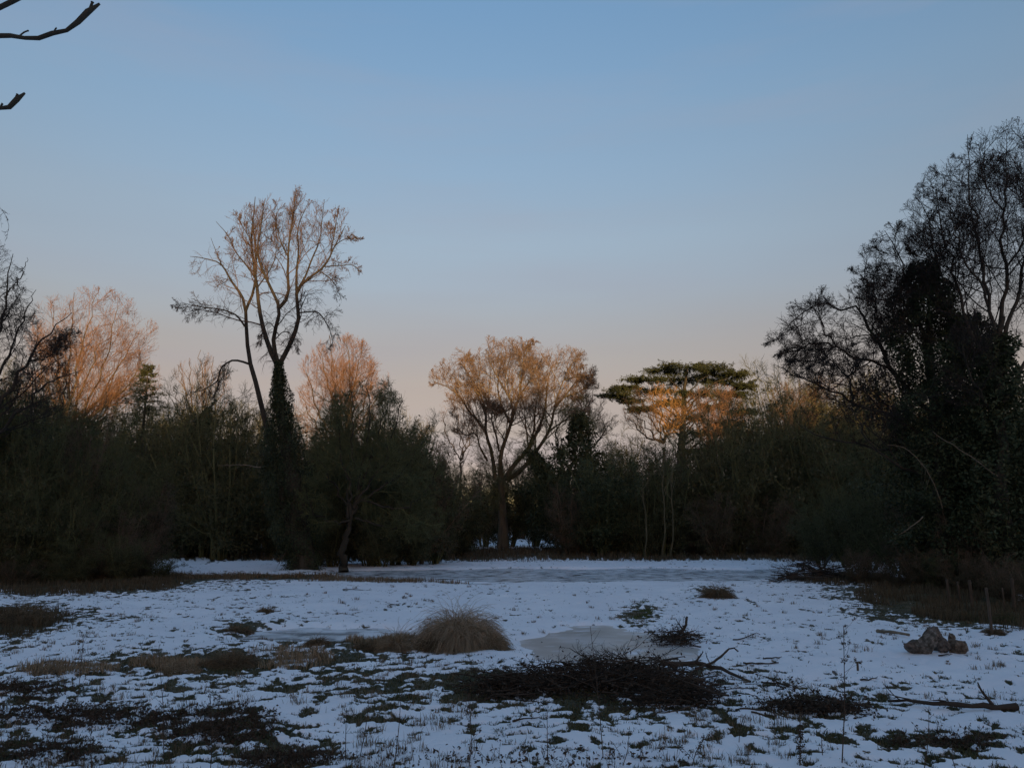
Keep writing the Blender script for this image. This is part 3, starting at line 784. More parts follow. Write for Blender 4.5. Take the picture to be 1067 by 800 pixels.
side_tree('bare_tree', 'tallest bare tree at the right edge, reaching highest against the sky',
          [([(1048, 625), (1046, 560), (1044, 500), (1042, 440), (1040, 380), (1042, 330)], 10, 6, 0),
           ([(1042, 380), (1030, 320), (1022, 270), (1015, 220), (1010, 175), (1008, 140)], 4, .5, -1),
           ([(1042, 340), (1048, 280), (1046, 220), (1050, 170), (1048, 135)], 4, .5, 1),
           ([(1041, 400), (1015, 350), (998, 300), (985, 250), (975, 205), (978, 190)], 4, .5, 1),
           ([(1042, 360), (1062, 300), (1075, 230), (1080, 160)], 4, .6, -1),
           ([(1044, 420), (1075, 360), (1095, 300), (1110, 240)], 4, .6, 1),
           ([(1000, 305), (985, 290), (965, 270), (945, 262)], 2.2, .5, -1),
           ([(1030, 320), (1018, 290), (1000, 260), (992, 225), (988, 195)], 2.6, .5, -2),
           ([(1046, 220), (1030, 200), (1025, 170), (1028, 150)], 1.6, .4, 1),
           ([(1042, 440), (1020, 410), (1005, 370), (1002, 330)], 3, .5, -2),
           ([(1048, 280), (1065, 250), (1068, 200), (1062, 165)], 2.2, .4, 1.5)],
          24, 73, (19, 9, 7), (M_BARK, M_TWIG_DARK, M_TWIG_DARK), (.009, .006, .0042), trop=.08, leafy=6000,
          env=[(1045, 225, 62, 102, 3.5), (1010, 240, 48, 108, 3.5), (1080, 260, 60, 130, 4), (1040, 360, 85, 100, 4), (970, 255, 40, 62, 2.8)],
          iv=[([(1048, 610), (1048, 540), (1044, 470), (1040, 400), (1042, 350)], [1.0, 1.2, 1.0, .7, .3], 14000, .07)])

# --- ivy tree leaning right of the centre tree
side_tree('ivy_tree', 'dark ivy-smothered leaning tree right of the round-crowned tree',
          [([(592, 578), (590, 550), (588, 520), (592, 490), (600, 465)], 4.5, 3, 0),
           ([(588, 525), (575, 500), (562, 480), (552, 468)], 3, 1, -1), ([(596, 480), (604, 450), (606, 428)], 3, .8, 1),
           ([(590, 500), (582, 470), (580, 440), (584, 424)], 2.4, .6, .5), ([(592, 495), (612, 470), (622, 450)], 2, .6, -1)],
          58, 74, (10, 7, 6), (M_BARK, M_THICK, M_THICK), (.012, .009, .007), trop=.06,
          iv=[([(592, 572), (588, 540), (590, 500), (600, 462), (605, 432)], [1.6, 2.6, 2.6, 1.3, .4], 9000, .13), ([(580, 520), (565, 490), (553, 470)], [1.2, .9, .4], 2600, .12),
              ([(612, 540), (612, 500), (618, 470)], [1.6, 1.6, .6], 3500, .12)])
# ivy-clad leaning trunk left of the tall tree
side_tree('ivy_tree', 'ivy-wrapped dark trunk leaning right, left of the tall twin-stemmed tree',
          [([(190, 582), (193, 540), (198, 490), (208, 450), (222, 420)], 4, 2.4, 0), ([(222, 422), (228, 400), (232, 388)], 2, .6, 1), ([(208, 450), (196, 425), (192, 410)], 1.6, .5, -1)],
          48, 75, (9, 6, 5), (M_BARK, M_THICK, M_THICK), (.011, .008, .006), trop=.1,
          iv=[([(190, 578), (194, 530), (198, 490), (208, 450), (218, 424)], [.8, 1.0, .8, .6, .3], 3500, .1)])
# hawthorn right of tall tree
side_tree('hawthorn', 'dense rounded dark tree just right of the tall twin-stemmed tree',
          [([(358, 596), (357, 575), (362, 550), (372, 520)], 4.5, 3, 0),
           ([(366, 540), (360, 490), (352, 450), (350, 420)], 3, .6, -1), ([(368, 530), (380, 470), (385, 430), (384, 398)], 3.4, .6, .6), ([(370, 525), (400, 480), (412, 440), (420, 412)], 3, .6, -.6),
           ([(372, 522), (410, 500), (435, 470), (446, 445)], 2.6, .5, 1.2), ([(368, 535), (345, 500), (332, 475), (328, 450)], 2.4, .5, 1), ([(372, 520), (395, 450), (400, 410)], 2.6, .6, 2),
           ([(366, 540), (345, 545), (325, 530), (316, 500)], 2, .5, -1.2), ([(372, 520), (420, 530), (445, 510), (462, 480)], 2.4, .5, -.8), ([(370, 540), (410, 550), (445, 545)], 2, .5, 1.5), ([(362, 540), (368, 480), (368, 430), (364, 405)], 2.6, .5, -2)],
          35, 76, (13, 9, 7), (M_BARK, M_THICK, M_THICK), (.010, .007, .0055), trop=.0, wob=.26,
          env=[(385, 440, 42, 48, 3.2), (372, 500, 62, 75, 3.4), (425, 490, 40, 55, 3), (440, 520, 32, 50, 3), (345, 470, 30, 45, 3)])

# ------------------------------------------------------------------ thicket shrubs
PROTO = {}
def make_shrub(kind, seed, mt, ml, nl, spreadf=.5, dens=(9, 8, 7)):
    rng = np.random.default_rng(seed); n = 13
    az = rng.uniform(0, 2 * np.pi, n); st = np.stack([np.cos(az) * .5, np.sin(az) * .5, np.full(n, -.1)], 1) * rng.uniform(.2, 1, (n, 1)); st[:, 2] = -.1
    d = np.stack([np.cos(az) * spreadf, np.sin(az) * spreadf, np.ones(n)], 1)
    A = grow(st, d, rng.uniform(6.2, 8.2, n), 10, .03, .10, rng)
    A[:, :, 2] *= 8.0 / A[:, :, 2].max()
    R = rng.uniform(.05, .10, n)[:, None] * np.linspace(1, .2, 10)[None]
    a, ar = spread(A, R, dens[0] + 3, (.04, 1), (48, 16), .26, .4, 6, .05, .16, rng, rmin=.012)
    b, br = spread(a, ar, dens[1], (.1, 1), (44, 16), .5, .6, 4, .05, .2, rng, rmin=.008)
    c, cr = spread(b, br, dens[2], (.1, 1), (42, 16), .65, .75, 3, .04, .2, rng, rmin=.0065)
    e = empty('shrub', (0, 0, 0), 'x', 'shrub')
    m = MB(); tubes(m, A, R, 5); tubes(m, a, ar, 4); m.build('stems', mt, e)
    m = MB(); tubes(m, b, br, 3); tubes(m, c, cr, 3); m.build('twigs', mt, e, smooth=False)
    if nl:
        m = MB(); q = b[rng.integers(0, len(b), nl), rng.integers(0, 4, nl)]
        q = q[q[:, 2] < 8.0 * rng.beta(1.6, 1.6, len(q))]
        leaves(m, q + rng.normal(0, .18, q.shape), .10, rng); m.build('leaves', ml, e, smooth=False)
    e['_used'] = 0
    PROTO[kind] = e
make_shrub('dark', 81, M_THICK, M_LITTER, 14000)
make_shrub('dark2', 82, M_THICK, M_LITTER, 15000, .35)
make_shrub('green', 83, M_THICKG, M_LITTER, 9000, .3, (10, 8, 7))
make_shrub('brown', 84, M_THICKB, M_LITTER, 9000, .55, (9, 8, 7))
make_shrub('evergreen', 85, M_THICK, M_IVY, 30000, .4)

def shrub(kind, u, D, vtop, label, group, wsc=1.0, rz=None):
    top = W(u, vtop, D); x = top[0]; g = g1(x, D); h = (top[2] - g) / 8.0
    p = PROTO[kind]; rz = RNG.uniform(0, 6.28) if rz is None else rz
    sc = (wsc * (h * .6 + .35), wsc * (h * .6 + .35), h)
    if p['_used'] == 0:
        p['_used'] = 1; p.location = (x, D, g - .05); p.rotation_euler = (0, 0, rz); p.scale = sc
        tag(p, label, 'shrub', group); return p
    return copy_tree(p, (x, D, g - .05), rz, sc, label, group, 'shrub')
SIL = [(-80, 395), (0, 402), (40, 412), (75, 432), (110, 440), (150, 430), (185, 428), (205, 420), (235, 408), (262, 432), (300, 455), (340, 440), (380, 432), (410, 440), (440, 452), (462, 488),
       (482, 508), (500, 478), (540, 470), (565, 478), (600, 468), (625, 470), (650, 455), (700, 464), (735, 450), (770, 430), (800, 408), (850, 402), (900, 408), (960, 420), (1020, 430), (1150, 420)]
def sil(u): return float(np.interp(u, [s[0] for s in SIL], [s[1] for s in SIL]))
def zone(u):
    if u < 125: return 'left', 'far left'
    if u < 275: return 'midleft', 'left of the tallest tree'
    if u < 480: return 'tall', 'right of the tallest tree'
    if u < 640: return 'centre', 'around the round-crowned tree'
    if u < 790: return 'cedar', 'below the flat-topped cedar'
    return 'right', 'behind the wide-spreading tree'
rs = np.random.default_rng(91)
KIND_LAB = {'dark': 'dark leafless', 'dark2': 'upright dark', 'green': 'olive-green twiggy', 'brown': 'brown twiggy', 'evergreen': 'leafy near-black'}
def put(kind, u, D, vt, wsc=1.0, row='front'):
    z = zone(u)[1]
    lab = f"{KIND_LAB[kind]} shrub, {row} of thicket, {z}"
    shrub(kind, u, D, vt, lab, f"{KIND_LAB[kind]} shrubs, {row} of thicket, {z}", wsc)
# far row that closes the view
for u in np.arange(-150, 1240, 30):
    D = 104 + rs.uniform(-6, 10); k = ['dark', 'dark2', 'brown'][rs.integers(0, 3)]
    put(k, u + rs.uniform(-8, 8), D, max(sil(u) + rs.uniform(-6, 24), 470 if 440 < u < 650 else 0), 1.15, 'back row')
for u in np.arange(-130, 1200, 42):
    if 478 < u < 590: continue
    D = 74 + rs.uniform(-6, 8); k = ['dark', 'dark2', 'brown', 'green'][rs.integers(0, 4)]
    put(k, u + rs.uniform(-10, 10), D, sil(u) + rs.uniform(-14, 16), 1.0, 'middle')
for u in np.arange(-100, 1150, 36):
    if 478 < u < 578: continue
    D = 53 + rs.uniform(-3, 6); z = zone(u)[0]
    k = {'left': 'dark', 'midleft': 'green' if 200 < u else 'dark', 'tall': 'dark2', 'centre': 'evergreen' if u > 560 else 'dark', 'cedar': ['dark', 'green', 'dark2'][rs.integers(0, 3)], 'right': ['dark', 'brown', 'dark2'][rs.integers(0, 3)]}[z]
    put(k, u + rs.uniform(-8, 8), D, sil(u) + rs.uniform(-16, 18), .95, 'front')
# low dense front edge
for u in list(np.arange(120, 478, 24)) + list(np.arange(600, 1000, 24)):
    D = 49.5 + rs.uniform(-1, 3)
    put(['dark', 'dark2', 'brown'][rs.integers(0, 3)], u + rs.uniform(-8, 8), D, rs.uniform(488, 535), .8, 'low front edge')
put('green', 240, 47, 410, 1.0, 'front'); put('green', 225, 48, 424, .9, 'front')
for u, D, vt, k in [(335, 40, 452, 'green'), (362, 41, 425, 'dark'), (392, 40, 412, 'dark'), (415, 41, 428, 'dark2'), (438, 42, 448, 'brown'), (455, 43, 478, 'dark'), (400, 38.5, 490, 'dark'), (350, 39, 505, 'green'), (430, 40, 515, 'dark')]:
    shrub(k, u, D, vt, f"{KIND_LAB[k]} shrub crowding the rounded tree right of the tallest tree", f"{KIND_LAB[k]} shrubs crowding the rounded tree", .7)
# round centre bush
put('green', 505, 66, 486, 1.0, 'front'); put('green', 532, 67, 476, 1.0, 'front'); put('green', 556, 66, 490, .9, 'front')
for u, vt in [(470, 500), (484, 520), (462, 540)]: put('brown', u, 56, vt, .7, 'low front edge')
# near left mass
for (u, D, vt, k) in [(-25, 31, 372, 'evergreen'), (22, 33, 392, 'evergreen'), (52, 34, 404, 'dark'), (100, 36, 428, 'dark2'), (-60, 30, 400, 'dark'), (-20, 31, 415, 'evergreen'), (10, 29, 440, 'dark'), (35, 32, 418, 'dark2'), (62, 30, 455, 'dark'), (90, 33, 440, 'brown'), (112, 31, 482, 'dark'), (135, 34, 470, 'dark'), (160, 35, 500, 'brown'),
                      (30, 28, 500, 'dark'), (75, 28.5, 520, 'dark2'), (120, 30, 530, 'brown'), (-10, 27.5, 510, 'dark'), (148, 32, 545, 'brown'), (-50, 27, 500, 'dark2')]:
    shrub(k, u, D, vt, f"{KIND_LAB[k]} shrub in the near thicket on the meadow's left edge", f"{KIND_LAB[k]} shrubs of the near left thicket", .62)
for u in range(-40, 175, 19):
    k = ['brown', 'dark', 'dark2'][rs.integers(0, 3)]
    shrub(k, u + rs.uniform(-6, 6), 26.6 + .012 * max(u, 0) + rs.uniform(0, 1.5), rs.uniform(555, 582), f"low {KIND_LAB[k]} bramble bush fringing the near left thicket", f"low {KIND_LAB[k]} bushes fringing the near left thicket", .5)
for u in range(895, 1080, 19):
    k = ['brown', 'dark', 'brown'][rs.integers(0, 3)]
    shrub(k, u + rs.uniform(-6, 6), 27 - .042 * (u - 895) + rs.uniform(0, 1.5), rs.uniform(560, 585), f"low {KIND_LAB[k]} bramble bush fringing the near right thicket", f"low {KIND_LAB[k]} bushes fringing the near right thicket", .4)
# near right mass
for (u, D, vt, k) in [(925, 33, 470, 'dark'), (950, 30, 500, 'brown'), (985, 28, 440, 'evergreen'), (1015, 29, 430, 'dark'), (1045, 27, 430, 'evergreen'), (1075, 26, 400, 'dark'), (1100, 27, 380, 'dark2'), (900, 36, 490, 'dark'), (875, 38, 505, 'dark2'),
                      (1000, 25, 530, 'brown'), (1060, 24, 520, 'dark'), (960, 27, 545, 'brown'), (850, 40, 520, 'dark')]:
    shrub(k, u, D, vt, f"{KIND_LAB[k]} shrub in the near thicket on the meadow's right edge", f"{KIND_LAB[k]} shrubs of the near right thicket", .62)
_by = {}
for o in COL.objects:
    if o.parent is None and o.get('category') == 'shrub': _by.setdefault(o['label'], []).append(o)
_ord = 'leftmost second third fourth fifth sixth seventh eighth ninth tenth eleventh twelfth thirteenth fourteenth'.split()
for lab, os_ in _by.items():
    if len(os_) > 1:
        os_.sort(key=lambda o: o.location.x / o.location.y)
        for i, o in enumerate(os_):
            o['label'] = lab + (', leftmost' if i == 0 else ', rightmost' if i == len(os_) - 1 else f', {_ord[i]} from left')
for k in PROTO:
    del PROTO[k]['_used']
for o in bpy.data.objects:
    if '_used' in o: del o['_used']

# ------------------------------------------------------------------ low growth
def px_scatter(n, u0, u1, v0, v1, rng):
    u = rng.uniform(u0, u1, n); v = rng.uniform(v0, v1, n)
    yu = (400 - v) / FPX
    f = math.cos(PITCH) - yu * math.sin(PITCH); z = math.sin(PITCH) + yu * math.cos(PITCH)
    D = -CAMZ / (z / f)
    return (u - 533.5) / FPX / f * D, D, u, v
def short_grass():
    rng = np.random.default_rng(101)
    x, y, u, v = px_scatter(420000, -90, 1160, 592, 850, rng)
    bv = bare_val(x, y) + .42 * rng.normal(.5, .10, len(x)) + .11
    k = (bv > .36) & (pond_d(x, y) < -.02)
    x, y = x[k], y[k]; n = len(x)
    h = rng.uniform(.012, .05, n) * (1 + .5 * fbm(x, y, .8, 2, 41)); wd = .003 + y * .00045
    mb = MB(); blades(mb, np.stack([x, y, gz(x, y) - .004], 1), h, wd, .9, rng)
    half = len(mb.v)
    tag(mb.build('grass', M_GREEN, smooth=False), 'short dark grass showing through gaps in the meadow snow', 'grass', kind='stuff')
short_grass()
def straw_tufts():
    rng = np.random.default_rng(105); mb = MB()
    x, y, u, v = px_scatter(1500, -60, 1130, 606, 830, rng)
    k = (fbm(x, y, 2.2, 2, 51) + .25 * (u < 480) + .1 * rng.normal(0, 1, len(x)) > .12) & (pond_d(x, y) < -.1); x, y = x[k], y[k]
    m = 26; sz = np.repeat(rng.uniform(.4, 1.4, len(x)), m)
    bx = np.repeat(x, m) + rng.normal(0, .035, len(x) * m) * sz; by = np.repeat(y, m) + rng.normal(0, .035, len(x) * m) * sz
    blades(mb, np.stack([bx, by, gz(bx, by) - .005], 1), rng.uniform(.03, .10, len(bx)) * sz, .0025 + by * .0003, 1.1, rng)
    tag(mb.build('grass', M_DRY, smooth=False), 'scattered dry straw-brown grass tufts poking through the snow', 'grass', kind='stuff')
straw_tufts()
def tall_patch(name, label, spots, n, mat, hr, seed, lean=.5, wmul=1.0):
    """spots (u, v, ru, rv): where dead tall grass stands"""
    rng = np.random.default_rng(seed); mb = MB()
    for (cu, cv, ru, rv, frac) in spots:
        m = int(n * frac); a = rng.uniform(0, 2 * np.pi, m); r = rng.uniform(0, 1, m) ** .6
        u = cu + np.cos(a) * r * ru; v = np.maximum(cv + np.sin(a) * r * rv, 566)
        D = -CAMZ / ((math.sin(PITCH) + (400 - v) / FPX * math.cos(PITCH)) / (math.cos(PITCH) - (400 - v) / FPX * math.sin(PITCH)))
        x = (u - 533.5) / FPX / (math.cos(PITCH) - (400 - v) / FPX * math.sin(PITCH)) * D
        k = (fbm(x, D, 1.1, 2, seed) > -.12) & (pond_d(x, D) < .1); x, D = x[k], D[k]
        h = rng.uniform(hr[0], hr[1], len(x)) * (1 + .6 * fbm(x, D, 1.5, 2, seed + 1))
        blades(mb, np.stack([x, D, gz(x, D) - .01], 1), h, (.004 + D * .00045) * wmul, lean, rng)
    return tag(mb.build(name, mat, smooth=False), label, 'tall grass', kind='stuff')
tall_patch('tall_grass', 'brown dead grass along the foot of the left thicket', [(60, 612, 130, 9, .5), (150, 604, 60, 7, .2), (20, 645, 60, 9, .1), (10, 655, 40, 8, .06)], 22000, M_DRY2, (.06, .26), 111)
tall_patch('tall_grass', 'brown dead grass and weeds along the foot of the right thicket', [(900, 606, 70, 6, .2), (960, 622, 70, 9, .3), (1030, 640, 80, 10, .3), (940, 610, 40, 8, .1), (1070, 650, 50, 12, .1)], 20000, M_DRY2, (.06, .30), 112)
tall_patch('tall_grass', 'thin dry grass fringe on the far bank of the frozen ditch', [(330, 580, 190, 4, .25), (560, 579, 130, 4, .2), (700, 579, 130, 5, .25), (880, 582, 120, 5, .2), (560, 584, 330, 1.5, .1)], 26000, M_DRY2, (.10, .42), 113, wmul=1.2)
tall_patch('tall_grass', 'low brown grass strip on the near bank left of the frozen ditch', [(270, 602, 150, 2.5, .7), (400, 608, 90, 2, .3)], 9000, M_DRY, (.06, .22), 114)
tall_patch('grass', 'narrow green strip of wet grass by the frozen pool', [(668, 648, 15, 7, .6), (672, 634, 8, 9, .4)], 2600, M_WET, (.02, .07), 116, lean=1.0)
tall_patch('tall_grass', 'short straw-coloured grass lying in the left meadow', [(70, 702, 55, 6, .2), (185, 697, 52, 6, .35), (405, 671, 45, 6, .25), (300, 690, 50, 10, .2)], 9000, M_STRAW, (.05, .16), 115, lean=1.0)

def tussock(u, v, wpx, hpx, label, group, mat, n, seed, droop=-.30):
    rng = np.random.default_rng(seed); c = GP(u, v); D = c[1]
    rw = wpx / 2 * D / FPX; H = hpx * D / FPX * 1.15
    a = rng.uniform(0, 2 * np.pi, n); r = rng.uniform(0, 1, n) ** .5
    bx = c[0] + np.cos(a) * r * rw * .62; by = D + rw * .6 + np.sin(a) * r * rw * .62
    st = np.stack([bx, by, gz(bx, by) - .02], 1)
    d = np.stack([np.cos(a) * r * .35, np.sin(a) * r * .35, np.ones(n)], 1) + rng.normal(0, .30, (n, 3))
    L = H * rng.uniform(.75, 1.28, n) * (1.05 - .45 * r * r) * (1 + .7 * fbm(bx, by, rw * .9, 3, seed)) * (1 + .22 * r * np.cos(a - 2.6))
    P = grow(st, d, L, 8, droop, .12, rng)
    gmin = gz(P[:, :, 0].ravel(), P[:, :, 1].ravel()).reshape(P.shape[:2]) + .012
    P[:, 1:, 2] = np.maximum(P[:, 1:, 2], gmin[:, 1:])
    wd = .0022 + D * .00014
    mb = MB(); tubes(mb, P, np.full((n, 8), wd) * np.linspace(1, .4, 8), 3)
    o = mb.build('grass_tussock', mat, origin=(c[0], D + rw * .5, c[2]), smooth=False); o.location = (c[0], D + rw * .5, c[2])
    tag(o, label, 'grass tussock', group)
tussock(484, 679, 74, 40, 'large pale straw grass mound left of the frozen pool in mid meadow', None, M_STRAW2, 9500, 121, -.42)
for i, (u, v, wp, hp, m, lab) in enumerate([
        (513, 680, 30, 20, M_STRAW, 'small straw tussock pressed against the right side of the large grass mound'), (452, 681, 26, 17, M_DRY, 'small brown tussock at the left foot of the large grass mound'),
        (236, 699, 52, 19, M_DRY, 'low olive-brown tussock right of the lying straw, left meadow'), (411, 681, 34, 20, M_STRAW, 'small straw tussock left of the large grass mound'),
        (381, 680, 26, 12, M_DRY, 'tiny brown tussock left of the small straw tussock'), (752, 625, 34, 15, M_DRY, 'reddish brown tussock on clean snow right of the middle'),
        (180, 708, 56, 12, M_STRAW, 'flattened straw tussock beside the olive-brown one'), (330, 678, 22, 11, M_DRY, 'small brown tussock in front of the small left ice patch'),
        (245, 661, 36, 10, M_DRY, 'low brown tussock left of the small left ice patch'), (45, 707, 44, 9, M_STRAW, 'flat straw tussock near the left edge of the meadow'),
        (20, 652, 60, 24, M_DRY, 'dark brown tussock cut by the left picture edge'), (1057, 654, 30, 13, M_GREEN, 'greenish tussock at the right edge beside the leaning stake'),
        (1017, 648, 30, 9, M_GREEN, 'low grey-green tussock behind the stone heap'), (275, 640, 24, 6, M_DRY, 'very low brown tussock in the middle left snow'),
        (1040, 664, 16, 10, M_DRY, 'brown grass tuft round the foot of the leaning stake')]):
    tussock(u, v, wp, hp, lab, 'small grass tussocks in the meadow', m, 1100 if hp > 14 else 700, 130 + i, -.34)

def weeds():
    """dark dried weeds standing thickly in the near left corner"""
    rng = np.random.default_rng(151); mb = MB()
    for (cu, cv, ru, rv, n) in [(85, 750, 90, 11, 330), (225, 760, 66, 18, 330), (40, 790, 70, 12, 140), (300, 795, 50, 10, 160), (845, 742, 60, 8, 150), (985, 778, 60, 8, 90), (560, 803, 220, 10, 60), (20, 725, 50, 9, 160)]:
        a = rng.uniform(0, 2 * np.pi, n); r = rng.uniform(0, 1, n) ** .6
        pts = np.array([GP(cu + math.cos(t) * q * ru, cv + math.sin(t) * q * rv) for t, q in zip(a, r)])
        P = grow(pts - [0, 0, .02], rng.normal(0, .35, (n, 3)) + [0, 0, 1.], rng.uniform(.04, .17, n), 6, .0, .12, rng)
        tubes(mb, P, np.full((n, 6), .0028) * np.linspace(1, .5, 6), 3)
        b, br = spread(P, np.full((n, 6), .002), 5, (.3, 1), (45, 15), .35, 1, 3, .02, .2, rng, rmin=.0016)
        tubes(mb, b, br, 3)
        leaves(mb, b[rng.integers(0, len(b), n * 3), -1] + rng.normal(0, .006, (n * 3, 3)), .014, rng)
        q = pts[rng.integers(0, n, n * 5)] + rng.normal(0, .09, (n * 5, 3)); q[:, 2] = gz(q[:, 0], q[:, 1]) + rng.uniform(.005, .035, n * 5)
        leaves(mb, q, .022, rng, flat=.4)
    tag(mb.build('undergrowth', M_WEED, smooth=False), 'dark dried weeds and leaf litter standing thickly in the near snow', 'weeds', kind='stuff')
weeds()

STALKS = [(73, 785, 87, 664, 'very tall leaning dead stalk near the left picture edge', 1), (171, 790, 165, 677, 'thin upright dead stalk right of the tall leaning one, left foreground', 0),
          (96, 812, 96, 748, 'short dead stalk by the bottom edge in the dark weeds', 1), (218, 815, 219, 722, 'dead stalk rising from the right end of the dark weeds', 1), (410, 806, 418, 722, 'brownish dead stalk left of the bottom middle, thicker of the close pair', 0),
          (374, 796, 385, 728, 'thin dead stalk leaning right beside the thicker one', 0), (360, 796, 361, 737, 'short thin dead stalk, leftmost of three close together', 0),
          (488, 806, 488, 722, 'straight lone dead stalk in front of the brush pile\'s left end', 1), (571, 806, 570, 733, 'thin lone dead stalk in front of the brush pile\'s middle', 0),
          (629, 800, 615, 652, 'long curving dead stalk crossing in front of the brush pile', 0), (878, 808, 879, 652, 'tallest dark dead stalk with seedheads, right foreground', 2),
          (834, 808, 834, 755, 'short knobbly dead stalk left of the tallest one', 2), (858, 800, 862, 758, 'thin twig stalk just left of the tallest stalk', 0),
          (963, 812, 968, 735, 'slanting dead stalk near the bottom right', 0), (1000, 815, 992, 778, 'short dead stalk at the bottom right', 0), (648, 806, 655, 762, 'short slanting stalk right of the long curving one', 0),
          (720, 812, 738, 765, 'slanting bare stalk at the bottom, right of the brush pile middle', 1), (770, 780, 776, 745, 'small thin stalk below the brush pile\'s right end', 0)]
for i, (u0, v0, u1, v1, lab, kind) in enumerate(STALKS):
    rng = np.random.default_rng(170 + i); b = GP(u0, v0); D = b[1]; t = W(u1, v1, D - .05)
    P = resample([b - [0, 0, .03], b * .55 + t * .45 + rng.normal(0, .02, 3), t], 9)[None]
    e = empty('dead_stalk', b, lab, 'dead stalk', 'thin dead stalks in the foreground')
    m = MB(); tubes(m, P, np.linspace(.0042, .0018, 9)[None] * (1.0 + .35 * (kind == 2)), 5); m.build('stem', M_WEED, e, origin=b)
    Hh = t[2] - b[2]
    s, sr = spread(P, np.full((1, 9), .003), [6, 12, 16][kind], (.3, 1), (35, 10), .16, .7, 4, .08, .12, rng, rmin=.0016)
    m = MB(); tubes(m, s, sr, 3)
    if kind:
        for p in s[:, -1]: leaves(m, p + rng.normal(0, .008, (14, 3)), .008 + .0005 * kind, rng)
    if kind == 2:
        for f in np.linspace(.35, .97, 7):
            leaves(m, P[0, int(f * 8)] + rng.normal(0, .011, (26, 3)), .008, rng)
    m.build('side_twigs', M_WEED, e, origin=b, smooth=False)

# ------------------------------------------------------------------ cut brush, logs, stones, stakes
def brush(name, label, spots, seed, group=None, nst=200, ln=(.5, 1.8), rad=(.004, .014), H=.3, bits=2500):
    """a heap of cut branches; spots (u, v, ru, rv, weight)"""
    rng = np.random.default_rng(seed); wts = np.array([s[4] for s in spots], float); wts /= wts.sum()
    c0 = GP(spots[0][0], spots[0][1]); St = []; Dr = []; Ln = []
    for i in range(nst):
        u, v, ru, rv, _ = spots[rng.choice(len(spots), p=wts)]
        r = rng.normal(0, .45, 2); p = GP(u + r[0] * ru, v + r[1] * rv)
        f = max(0, 1 - (r ** 2).sum())
        p[2] += rng.uniform(0, H) * f + .01
        az = rng.normal(0, .42) + (math.pi if rng.random() < .5 else 0)
        St.append(p); Dr.append([math.cos(az), math.sin(az), rng.normal(.05, .13)]); Ln.append(rng.uniform(*ln))
    St = np.array(St); Dr = np.array(Dr); Ln = np.array(Ln)
    P = grow(St - unit(Dr) * Ln[:, None] * .5, Dr, Ln, 9, -.01, .09, rng)
    R = rng.uniform(rad[0], rad[1], nst)[:, None] * np.linspace(1, .35, 9)[None]
    a, ar = spread(P, R, 6, (.2, 1), (38, 14), .32, .6, 5, .05, .14, rng, rmin=.003)
    b, br = spread(a, ar, 5, (.2, 1), (38, 14), .5, .7, 4, .04, .16, rng, rmin=.002)
    for q in (P, a, b):
        g = gz(q[:, :, 0].ravel(), q[:, :, 1].ravel()).reshape(q.shape[:2]); q[:, :, 2] = np.maximum(q[:, :, 2], g + .006)
    e = empty(name, c0, label, 'brush pile', group)
    m = MB(); tubes(m, P, R, 5); m.build('branches', M_BRUSH, e, origin=c0)
    m = MB(); tubes(m, a, ar, 3); tubes(m, b, br, 3)
    q = P[rng.integers(0, nst, bits), rng.integers(1, 8, bits)] + rng.normal(0, .10, (bits, 3))
    gq = gz(q[:, 0], q[:, 1]); q[:, 2] = gq + np.abs(q[:, 2] - gq) * rng.uniform(0, 1, bits) + .006
    leaves(m, q, .024, rng, flat=.3); m.build('twigs', M_BRUSH, e, origin=c0, smooth=False)
    return e
brush('brush_pile', 'long dark heap of cut branches sprawling across the mid foreground snow', [(625, 716, 85, 12, 4), (545, 724, 50, 9, 2), (690, 724, 55, 12, 2.5), (712, 736, 30, 7, .8), (508, 720, 20, 6, .4), (665, 703, 45, 6, .8)], 201, nst=330, ln=(.3, .95), H=.30, bits=9000)
brush('brush_pile', 'small dark heap of twigs beyond the long brush heap, by the frozen pool', [(700, 668, 26, 7, 1)], 202, 'smaller brush heaps', nst=40, ln=(.3, .9), H=.26, bits=1100)
brush('brush_pile', 'low dark twig heap right of the long brush heap', [(838, 741, 34, 7, 2), (868, 746, 34, 3, 1), (812, 722, 14, 6, .5)], 203, 'smaller brush heaps', nst=38, ln=(.2, .6), H=.12, bits=1000)
brush('brush_pile', 'dark tangle of branches on the far side by the frozen ditch, right', [(835, 606, 26, 3, 2), (868, 604, 20, 3, 1)], 205, 'smaller brush heaps', nst=60, ln=(.8, 2.6), rad=(.012, .035), H=.7, bits=1500)

def lying(name, label, cat, pts, r0, r1, mat, seed, forks=3, group=None, fr=.5, K=12):
    rng = np.random.default_rng(seed); p = []
    for (u, v, h) in pts: q = GP(u, v); q[2] += h; p.append(q)
    P = resample(p, K)[None]; R = np.linspace(r0, r1, K)[None]
    P = P + rng.normal(0, r0 * (.3 if forks else .03), P.shape)
    b = P[0, 0].copy()
    mb = MB(); tubes(mb, P, R * (1 + .1 * rng.normal(0, 1, R.shape)), 8, cap=True)
    e = empty(name, b, label, cat, group); mb.build('stem', mat, e, origin=b)
    if forks:
        a, ar = spread(P, R, forks, (.2, .95), (38, 12), fr, .6, 6, .04, .14, rng, rmin=.004)
        c, cr = spread(a, ar, 4, (.3, 1), (38, 12), .4, .6, 4, .05, .14, rng, rmin=.0025)
        for q in (a, c):
            g = gz(q[:, :, 0].ravel(), q[:, :, 1].ravel()).reshape(q.shape[:2]); q[:, :, 2] = np.maximum(q[:, :, 2], g + .008)
        m = MB(); tubes(m, a, ar, 5); tubes(m, c, cr, 4); m.build('side_twigs', mat, e, origin=b)
    return e
